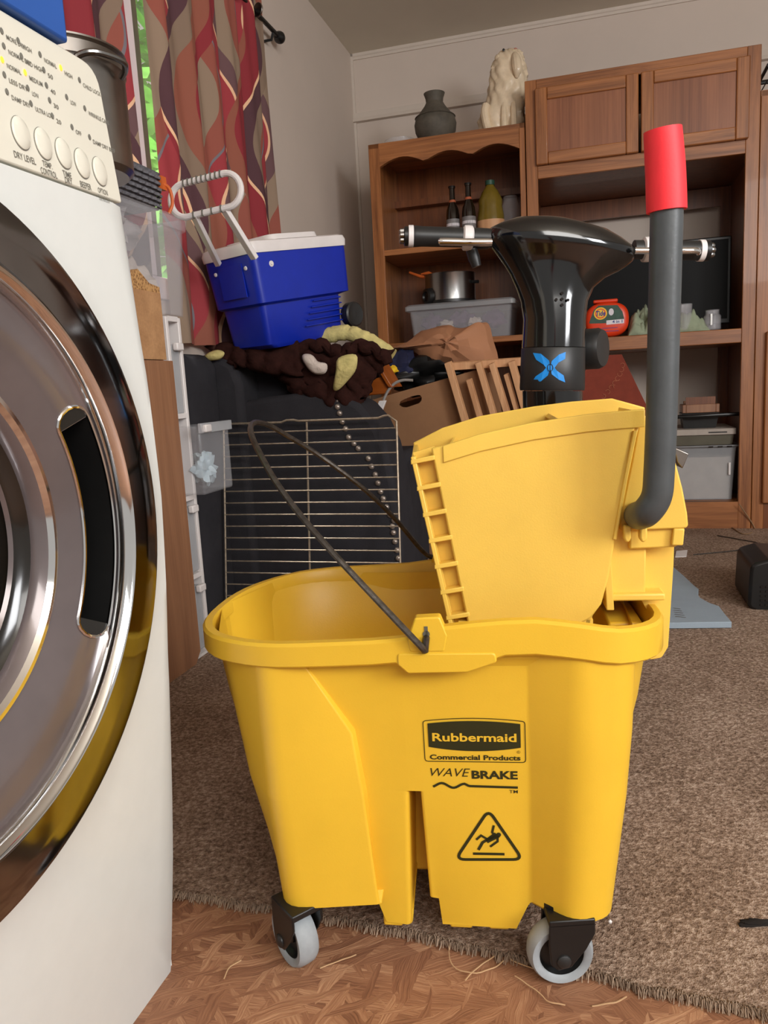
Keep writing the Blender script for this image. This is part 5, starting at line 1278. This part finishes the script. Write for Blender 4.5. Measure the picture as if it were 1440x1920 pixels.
# bottles on the upper shelf
SH1 = 1.2295
def bottle(px, top, n, label):
    base = vert(px, 430, n, SH1); H = rl(px, top, n)[1]-SH1; r = .029
    t = thing('beer_bottle', label, 'bottle', RM, base, 'dark bottles on the upper shelf')
    MB().lathe(base, (0, 0, 1), [(r*.9, 0), (r, .004), (r, H*.52), (r*.9, H*.62), (r*.52, H*.74), (r*.42, H*.80), (r*.40, H*.96), (r*.47, H*.965), (r*.47, H), (.001, H)], 28).build('bottle_glass', M['bottle'], t)
    MB().lathe(base+Vector((0, 0, H*.16)), (0, 0, 1), [(r*.9, 0), (r*1.015, .0), (r*1.015, H*.30), (r*.9, H*.30)], 28).build('paper_label', M['labelg'], t)
    MB().lathe(base+Vector((0, 0, H*.74)), (0, 0, 1), [(r*.4, 0), (r*.54, 0), (r*.47, H*.04), (r*.4, H*.04)], 24).build('neck_band', M['copper'], t)
    MB().lathe(base+Vector((0, 0, H*.985)), (0, 0, 1), [(r*.4, 0), (r*.53, 0), (r*.5, .006), (.001, .007)], 20).build('cap', M['black'], t)
    MB().lathe(base+Vector((0, 0, H*.34)), (0, 0, 1), [(r*.9, 0), (r*1.02, .001), (r*1.02, H*.05), (r*.9, H*.055)], 24).build('label_print', M['lwhite'], t)
bottle(850, 350, .12, 'shorter dark bottle with a copper neck band, left one of the pair')
bottle(880, 344, .10, 'taller dark bottle with a copper neck band next to the yellow oil jug')
jb = vert(921, 430, .13, SH1); ju = thing('oil_jug', 'yellow translucent oil jug with a green cap beside the dark bottles', 'jug', RM, jb)
JH = rl(915, 342, .13)[1]-SH1
MB().lathe(jb, (0, 0, 1), [(.052, 0), (.058, .01), (.058, JH*.45), (.050, JH*.6), (.052, JH*.7), (.034, JH*.85), (.018, JH*.93), (.017, JH*.96), (.001, JH*.96)], 30, RM.D, (1, .8)).build('jug_body', M['gold'], ju)
MB().lathe(jb+Vector((0, 0, JH*.95)), (0, 0, 1), [(.02, 0), (.02, .018), (.0005, .019)], 20).build('cap', M['lgreen'], ju)
MB().lathe(jb+Vector((0, 0, JH*.12)), (0, 0, 1), [(.057, 0), (.0592, 0), (.0592, JH*.26), (.057, JH*.26)], 30, RM.D, (1, .8)).build('paper_label', M['pine'], ju)
jb = vert(958, 430, .15, SH1); obj1(MB().lathe(jb, (0, 0, 1), [(.036, 0), (.04, .006), (.04, .15), (.03, .17), (.03, .19), (.001, .19)], 28), 'plastic_jar', M['clear'], 'tall cloudy jar at the end of the upper bookcase shelf', 'jar')
# slow cooker pot on the lidded bin
BZ = rl(860, 566, .10)[1]
bn = thing('lidded_bin', 'clear plastic bin with lid holding purple cloth on the lower bookcase shelf', 'bin', RM, RM.w(-1.02, .16, .834))
a, b_ = rl(772, 640, .04)[0], rl(958, 632, .04)[0]
def bring2(e, z): return [RM.w(x, y, z) for x, y in roundpoly([(a-e, .04-e), (b_+e, .04-e), (b_+e, .30+e), (a-e, .30+e)], .02, 5)]
MB().loft([bring2(-.006, .8345), bring2(.006, BZ-.03), bring2(.004, BZ-.03), bring2(-.01, .838)], True, True, True).build('bin_body', M['clear'], bn)
MB().loft([bring2(.008, BZ-.034), bring2(.022, BZ-.030), bring2(.022, BZ-.012), bring2(.010, BZ-.004), bring2(.0, BZ-.004)], True, True, True).build('lid', M['milky'], bn)
for i, (px, py, r, mm, lab) in enumerate(((812, 605, .045, 'purple', 'purple crumpled cloth, leftmost inside the clear lidded bin'), (868, 590, .055, 'purple', 'largest purple cloth in the middle of the clear lidded bin'), (925, 598, .05, 'purple', 'purple cloth near the end of the clear lidded bin'), (842, 612, .03, 'fleecew', 'white cloth between the purple cloths in the clear bin'), (893, 605, .028, 'fleecew', 'white cloth roll leaning in the clear lidded bin'))):
    l = rl(px, py, .12); zc = max(l[1], .838+r*.75); zc = min(zc, BZ-.04-r*.75)
    o = blob(MB(), RM.w(l[0], .12 if mm == 'purple' else .075, zc), r, (1, .8, .72), .3, 2.2, 24, 14, i).build('folded_cloth', M[mm], smooth=50); tag(o, lab, 'cloth')
pc2 = vert(845, 560, .15, BZ-.0025); PZ = rl(850, 512, .10)[1]
pr2 = (rl(893, 530, .15)[0]-rl(800, 530, .15)[0])/2
pt = thing('steel_pot', 'brushed steel pot with a black side handle standing on the lidded bin', 'pot', RM, pc2)
MB().lathe(pc2, (0, 0, 1), [(pr2*.9, 0), (pr2, .006), (pr2, PZ-BZ), (pr2*1.02, PZ-BZ+.004), (pr2*.97, PZ-BZ+.003), (pr2*.95, .012), (.001, .012)], 44).build('pot_body', M['steel'], pt)
MB().lathe(pc2+Vector((0, 0, .0)), (0, 0, 1), [(pr2*.9, 0), (pr2*1.03, .001), (pr2*1.03, .012), (pr2*.99, .014)], 44).build('base_band', M['black'], pt)
c_4 = pc2-RM.D*pr2*.75-RM.N*pr2*.72
MB().lathe(c_4+Vector((0, 0, .032)), (-RM.D-RM.N), [(.034, -.01), (.036, .0), (.034, .012), (.022, .016), (.018, .008), (.0005, .008)], 26).build('side_dial', M['black'], pt)
MB().tube([pc2+RM.D*(pr2*.93)+RM.N*-pr2*.35+Vector((0, 0, (PZ-BZ)*.68)), pc2+RM.D*(pr2*1.2)+RM.N*-pr2*.4+Vector((0, 0, (PZ-BZ)*.66))], .007, 8).build('side_handle', M['black'], pt)
oo = MB(); 
oo.tube([rw(768, 511, .16), rw(790, 519, .14), rw(812, 524, .13)], [.005, .007, .006], 8); oo.tube([rw(790, 514, .15), rw(803, 512, .14), rw(818, 519, .13)], [.004, .008, .007], 8)
obj1(oo, 'orange_ladle', M['orange'], 'orange plastic utensil lying in the steel pot', 'utensil')
# ---- media bay
tvn = .25
tv = thing('television', 'black flat television screen standing in the media cabinet bay', 'television', RM, vert(1250, 600, tvn, .8015))
a, b_ = rl(1035, 455, tvn), rl(1372, 441, tvn)
MB().box(RM, a[0], b_[0], tvn, tvn+.035, .835, b_[1]).build('bezel', M['black'], tv, bev=.004)
MB().box(RM, a[0]+.012, b_[0]-.012, tvn-.002, tvn+.001, .855, b_[1]-.012).build('screen', M['tv'], tv)
for x in (a[0]+.10, b_[0]-.12): MB().box(RM, x, x+.03, tvn-.06, tvn+.09, .8015, .836).build('foot', M['black'], tv, bev=.004)
# detergent tub
tn = .03; tb = thing('detergent_tub', 'orange-red detergent pod tub with a printed label on the media shelf', 'tub', RM, vert(1138, 630, tn+.05, .8015))
tc_ = Vector(rl(1138, 598, tn)); TW, TH = (rl(1180, 600, tn)[0]-rl(1097, 600, tn)[0])/2, rl(1138, 562, tn)[1]-.8015
def supell(w_, h_, n, z0, k=48, e=2.6):
    return [RM.w(tc_.x+w_*math.copysign(abs(math.cos(2*PI*i/k))**(2/e), math.cos(2*PI*i/k)), n, z0+h_*math.copysign(abs(math.sin(2*PI*i/k))**(2/e), math.sin(2*PI*i/k))) for i in range(k)]
zc = .8015+TH/2-.004; hh_ = TH/2-.004
MB().loft([supell(TW*.7, hh_*.7, tn-.002, zc), supell(TW*.84, hh_*.86, tn, zc), supell(TW*.96, hh_*.97, tn+.008, zc), supell(TW, hh_, tn+.03, zc), supell(TW, hh_, tn+.075, zc), supell(TW*.95, hh_*.96, tn+.095, zc), supell(TW*.8, hh_*.8, tn+.105, zc)], True, True, True).build('tub_body', M['tub'], tb, smooth=50)
MB().box(RM, tc_.x-TW*.62, tc_.x+TW*.5, tn+.015, tn+.085, .8015+TH-.010, .8015+TH+.004).build('lid', M['tub'], tb, bev=.005)
def tf(e): return lambda x, z: RM.w(x, tn-.0022-e, z)
def tp2(px, py): return rl(px, py, tn)
g = MB(); fan(g, tf(0), roundpoly([tp2(1113, 582), tp2(1122, 573), tp2(1158, 572), tp2(1167, 584), tp2(1171, 600), tp2(1140, 606), tp2(1104, 607)], .004, 4)); g.build('label_panel', M['lgreen'], tb, smooth=0)
cL = tp2(1126, 588)
for r, mm, e in ((.026, 'lyel', .0006), (.021, 'tub', .0009), (.0165, 'lyel', .0012)):
    g = MB(); fan(g, tf(e), [(cL[0]+r*math.cos(q), cL[1]+r*.95*math.sin(q)) for q in [2*PI*k/28 for k in range(28)]]); g.build('label_ring', M[mm], tb, smooth=0)
g = MB(); put_text(g, 'Tide', tf(.0018), cL[0]-.019, cL[0]+.019, cL[1]-.010, cL[1]+.011, .03, .1); g.build('label_name', M['lblue'], tb, smooth=0)
g = MB(); fan(g, tf(.0006), [tp2(*q) for q in ((1137, 601), (1170, 598), (1170, 606), (1137, 609))]); fan(g, tf(.0006), [(tp2(1146, 585)[0]+.010*math.cos(q), tp2(1146, 585)[1]+.014*math.sin(q)) for q in [2*PI*k/16 for k in range(16)]]); g.build('label_band', M['lwhite'], tb, smooth=0)
g = MB(); put_text(g, '4 in 1', tf(.0012), tp2(1148, 604)[0], tp2(1167, 604)[0], tp2(1150, 606)[1], tp2(1150, 600.5)[1], .02); strip(g, tf(.0003), [tp2(1128, 616), tp2(1158, 614)], .002); strip(g, tf(.0003), [tp2(1122, 622), tp2(1160, 620)], .002); g.build('label_lettering', M['lblue'], tb, smooth=0)
# sage cloth heap
for i, (px, py, r, n) in enumerate(((1205, 608, .055, .09), (1232, 612, .052, .11), (1262, 606, .05, .12), (1292, 606, .045, .10), (1190, 596, .034, .12), (1308, 616, .034, .09), (1212, 622, .04, .05))):
    pass
hm = MB()
nu, nv = 90, 26
a, b_ = rl(1178, 632, .05)[0], rl(1330, 628, .05)[0]
vs = []
for j in range(nv+1):
    for i in range(nu+1):
        u, v = i/nu, j/nv; x = a+(b_-a)*u+.004*noise.noise(Vector((u*9, v*9, 3))); y = .035+.15*v
        env = min(1, 6*u, 5*(1-u))**.6*min(1, 4*v, 4*(1-v))**.6
        h = (.055+.045*(1-u))*env*(.75+.9*noise.noise(Vector((u*7, v*3, 0)))+.55*abs(noise.noise(Vector((u*19, v*8, 2)))))
        vs.append(RM.w(x, y, .8015+max(0, h)))
hm.add(vs, [(j*(nu+1)+i, j*(nu+1)+i+1, (j+1)*(nu+1)+i+1, (j+1)*(nu+1)+i) for j in range(nv) for i in range(nu)])
obj1(hm, 'sage_cloth', M['cloth'], 'crumpled sage green cloth heap beside the detergent tub', 'cloth', smooth=180, solid=.004)
gj = thing('glass_jar', 'small clear glass jar with a metal clasp near the end of the media shelf', 'jar', RM, vert(1335, 630, .07, .8015))
jb = vert(1335, 630, .07, .8015)
MB().lathe(jb, (0, 0, 1), [(.030, 0), (.033, .004), (.033, .055), (.026, .064), (.026, .078), (.028, .080), (.024, .080), (.022, .064), (.030, .052), (.030, .006), (.001, .005)], 30).build('jar_glass', M['clear'], gj)
MB().box(RM, RM.l(jb)[0]-.012, RM.l(jb)[0]-.003, .034, .040, .82, .866).build('clasp', M['steel'], gj, bev=.001)
tj = vert(1283, 628, .06, .8015)
obj1(MB().lathe(tj, (0, 0, 1), [(.022, 0), (.026, .004), (.030, .11), (.028, .11), (.024, .006), (.001, .005)], 26), 'glass_tumbler', M['clear'], 'tall glass tumbler standing in front of the sage cloth', 'glass')
# ---- lower bay
ls = thing('lamp_shade', 'rust red patterned lampshade below the media shelf', 'lampshade', RM, vert(1135, 800, .06, .45))
a, b_ = rl(1115, 668, .06), rl(1165, 664, .06); c_5, d_5 = rl(1040, 790, .06), rl(1222, 782, .06)
A_ = [RM.w(a[0], .03, a[1]), RM.w(b_[0], .03, a[1]), RM.w(b_[0], .13, a[1]), RM.w(a[0], .13, a[1])]
B_ = [RM.w(c_5[0], -.02, .46), RM.w(d_5[0], -.02, .46), RM.w(d_5[0], .18, .46), RM.w(c_5[0], .18, .46)]
MB().loft([B_, A_], True, False, False).build('shade', M['redfab'], ls, smooth=0, solid=.003)
for k in range(12):
    u, v = .25+.7*((k*37) % 12)/12, .12+.78*k/12
    p0 = B_[0].lerp(B_[1], u); p1 = A_[0].lerp(A_[1], u); c_6 = p0.lerp(p1, v)-RM.N*.0035; r = .009
    MB().tube([c_6+RM.D*r*math.cos(q)+Vector((0, 0, r*math.sin(q))) for q in [k+PI*1.3*m_/8 for m_ in range(9)]], .0011, 4).build('printed_curl', M['redprint'], ls)
MB().tube([vert(1135, 800, .06, .117), vert(1135, 800, .06, .70)], .01, 12).build('stem', M['blackm'], ls)
MB().lathe(vert(1135, 800, .06, .1165), (0, 0, 1), [(.08, 0), (.08, .01), (.03, .03), (.012, .06), (.0005, .06)], 26).build('foot', M['blackm'], ls)
lt = thing('lower_tote', 'clear plastic tote with papers at the bottom of the media cabinet', 'tote', RM, RM.w(-.05, .15, .1155))
a, b_ = rl(1225, 938, .05)[0], rl(1375, 938, .05)[0]; TZ = rl(1385, 833, .05)[1]
def bring3(e, z, n0=.05, n1=.38): return [RM.w(x, y, z) for x, y in roundpoly([(a-e, n0-e), (b_+e, n0-e), (b_+e, n1+e), (a-e, n1+e)], .015, 4)]
MB().loft([bring3(-.004, .1165), bring3(.006, TZ-.03), bring3(.008, TZ-.012), bring3(.018, TZ-.004), bring3(.018, TZ)], True, True, False).build('tote_body', M['milky'], lt)
MB().loft([bring3(-.012, .12), bring3(-.004, TZ-.05)], True, True, True).build('paper_stack', M['peach'], lt)
MB().box(RM, b_-.022, b_-.014, .038, .042, .22, .27).build('latch', M['whitep'], lt, bev=.001)
for i in range(3): MB().box(RM, b_-.10+i*.035, b_-.082+i*.035, .030, .034, TZ-.008, TZ-.003).build('lid_slot', M['dark'], lt)
MB().loft([bring3(.004, TZ+.001, .04, .38), bring3(.008, TZ+.045, .04, .38)], True, True, True).build('tray_body', M['blackm'], lt) if False else None
tr = thing('dark_crate', 'dark grey crate with a pale printed rim sitting on the lower tote', 'crate', RM, RM.w(-.05, .15, TZ))
MB().loft([bring3(-.006, TZ+.001, .045, .36), bring3(.0, TZ+.040, .045, .36)], True, True, True).build('crate_body', M['olive'], tr)
MB().loft([bring3(.0, TZ+.041, .045, .36), bring3(.006, TZ+.043, .045, .36), bring3(.006, TZ+.066, .045, .36), bring3(-.002, TZ+.067, .045, .36)], True, True, True).build('pale_rim', M['peach'], tr)
g = MB(); 
for x0, x1 in ((a+.03, a+.09), (b_-.10, b_-.03)): g.box(RM, x0, x1, .0376, .0386, TZ+.050, TZ+.055)
g.build('printed_line', M['seam'], tr)['kind'] = 'stuff'
CZ_ = TZ+.068
wbx = thing('wooden_box', 'small dark wooden box with a pale open rim on the grey crate', 'box', RM, vert(1312, 800, .12, CZ_))
x0, x1 = rl(1279, 790, .10)[0], rl(1348, 790, .10)[0]
zt_ = rl(1312, 758, .10)[1]
MB().loft([[RM.w(x, y, CZ_) for x, y in ((x0+.006, .10), (x1-.012, .10), (x1-.012, .20), (x0+.006, .20))], [RM.w(x, y, zt_-.035) for x, y in ((x0-.002, .09), (x1, .09), (x1, .21), (x0-.002, .21))]], True, True, True).build('lower_box', M['blackm'], wbx)
for nm, bx4 in (('rim_side', (x0, x0+.014, .088, .212)), ('rim_side', (x1-.014, x1, .088, .212)), ('rim_front', (x0+.014, x1-.014, .088, .10)), ('rim_back', (x0+.014, x1-.014, .20, .212))):
    MB().box(RM, *bx4, zt_-.034, zt_+(.012 if nm == 'rim_back' else 0)).build(nm, M['lam'], wbx, bev=.002)
MB().box(RM, x0+.014, x1-.014, .105, .112, zt_-.03, zt_+.030).build('inner_panel', M['oakd'], wbx)
obj1(MB().tube([rw(1262, 782, .085), rw(1300, 781, .06), rw(1345, 778, .06), rw(1385, 776, .075)], .008, 10), 'black_strap', M['black'], 'black strap lying across the front of the wooden box', 'strap')
# ---- floor behind the bucket
fm_ = MB(); F_ = [(1225, 1050), (1262, 1062), (1285, 1082), (1302, 1098), (1310, 1104), (1308, 1112), (1312, 1120), (1330, 1130), (1348, 1136), (1360, 1152), (1372, 1166), (1215, 1168), (1205, 1100)]
pts = [RM.onZ(*q, .022)[:2] for q in F_]
fo_ = thing('foam_board', 'torn blue-grey foam board lying on the carpet behind the bucket', 'board', RM, RM.w(*pts[0], 0))
MB().extZ(RM, pts, .006, .022).build('board', M['foam'], fo_, bev=.0015)
g = MB(); bfn = lambda x, y: RM.w(x, y, .0226)
for k in range(5): strip(g, bfn, [RM.onZ(1262+k, 1140+4*k, .022)[:2], RM.onZ(1276+k*2.5, 1142+4*k, .022)[:2]], .004)
g.build('printed_lines', M['inkg'], fo_, smooth=0)['kind'] = 'stuff'
obj1(MB().extZ(RM, [RM.onZ(*q, .006)[:2] for q in ((1268, 1034), (1289, 1032), (1287, 1044), (1266, 1045))], .0055, .008), 'paper_scrap', M['whitep'], 'small white paper scrap on the carpet near the cabinets', 'paper', smooth=0)
cz = lambda px, py: RM.w(*RM.onZ(px, py, .008)[:2], .008)
obj1(MB().tube(spline([rw(1386, 945, -.03), cz(1415, 990), cz(1405, 1000), cz(1390, 1000), cz(1370, 988), cz(1350, 986)], 6), .0025, 6), 'tan_cord', M['cord'], 'thin tan cord hanging from the cabinet onto the carpet', 'cord')
obj1(MB().tube(spline([cz(1345, 1004), cz(1390, 1012), cz(1420, 1018), cz(1418, 1026), cz(1380, 1032), cz(1300, 1040)], 6), .002, 6), 'wire_loop', M['wire'], 'thin dark wire looping on the carpet in front of the cabinets', 'wire')
o = blob(MB(), cz(1415, 1729)+Vector((0, 0, -.001)), .014, (1.3, .5, .2), .3, 3, 14, 8, 3).build('dark_lint', M['dark'], smooth=50); tag(o, 'dark lint lump on the carpet beyond the right caster', 'lint')
obj1(MB().lathe(cz(1144, 1730), (0, 0, 1), [(.002, 0), (.0025, .002), (.0005, .004)], 8), 'white_crumb', M['whitep'], 'tiny white crumb on the carpet beside the near right caster', 'crumb')
# black machine at the right edge
vm = thing('black_vacuum', 'black ribbed machine on a wheel cut off by the right edge', 'vacuum', RM, RM.w(.07, -1.12, .006))
a = rl(1403, 1100, -1.15); zt2, zb2 = rl(1430, 1052, -1.15)[1], rl(1430, 1148, -1.15)[1]
s0_ = a[0]; P = roundpoly([(s0_, zb2+.012), (s0_+.005, zt2-.01), (s0_+.05, zt2+.004), (s0_+.26, zt2), (s0_+.26, zb2-.008), (s0_+.03, zb2-.004)], [.02, .025, .02, .03, .03, .02], 6)
MB().ext(RM, P, -1.15, -.93).build('housing', M['black'], vm, bev=.008, smooth=40)
for r in range(5):
    for c in range(6):
        x0 = s0_+.030+c*.0125; z0 = zb2+.018+r*.0125
        MB().box(RM, x0, x0+.008, -1.153, -1.148, z0, z0+.005).build('vent_slot', M['dark'], vm)
MB().lathe(RM.w(s0_+.07, -1.10, .031), RM.N, [(.004, 0), (.022, 0), (.025, .004), (.025, .024), (.022, .028), (.004, .028)], 24).build('wheel', M['olive'], vm)
MB().lathe(RM.w(s0_+.21, -1.02, .031), RM.N, [(.004, 0), (.022, 0), (.025, .004), (.025, .024), (.022, .028), (.004, .028)], 24).build('wheel', M['olive'], vm)
# dark thing on top of the right cabinet
wr_ = MB(); zt3 = 1.6565
o = thing('wire_basket', 'dark wire basket on the right-hand cabinet, cut by the right edge', 'basket', RM, RM.w(.30, .15, zt3))
for z in (.004, .05, .10): MB().tube([RM.w(.185, .06, zt3+z), RM.w(.42, .06, zt3+z), RM.w(.42, .24, zt3+z), RM.w(.185, .24, zt3+z)], .003 if z < .1 else .009, 8, closed=True).build('hoop', M['blackm'], o)
for k in range(7): MB().tube([RM.w(.19+k*.037, .06, zt3+.004), RM.w(.19+k*.037, .06, zt3+.10)], .002, 6).build('upright', M['blackm'], o)
# loose threads and strands on the strand board
th = [[(870, 1755), (848, 1763), (842, 1785), (850, 1812), (885, 1825), (925, 1815), (945, 1800)], [(950, 1775), (925, 1795), (895, 1815), (872, 1838)], [(1060, 1885), (1030, 1880), (1015, 1865), (995, 1850), (965, 1830)], [(905, 1765), (940, 1778), (960, 1800), (1000, 1815)], [(1110, 1885), (1150, 1880), (1175, 1868)], [(600, 1815), (640, 1800), (668, 1790)], [(420, 1835), (430, 1815), (452, 1800)]]
TL = ['longest straw coloured thread, curling in a loop on the strand board', 'short straight straw thread crossing the looped thread', 'wavy pale thread nearest the bottom edge, below the near right caster', 'thin thread lying between the loop and the near right caster', 'small pale thread right of the near right caster', 'short straw thread just right of the left front caster', 'small bent thread left of the left front caster, near the dryer']
for P in th:
    p = spline([Vector(hit(x, y, Vector((0, 0, .0035)), Vector((0, 0, 1)))) for x, y in P], 5)
    obj1(MB().tube([q+Vector((0, 0, .002*noise.noise(q*60))) for q in p], .0007, 4), 'loose_thread', M['thread'], TL[th.index(P)], 'thread', 'loose threads on the strand board')
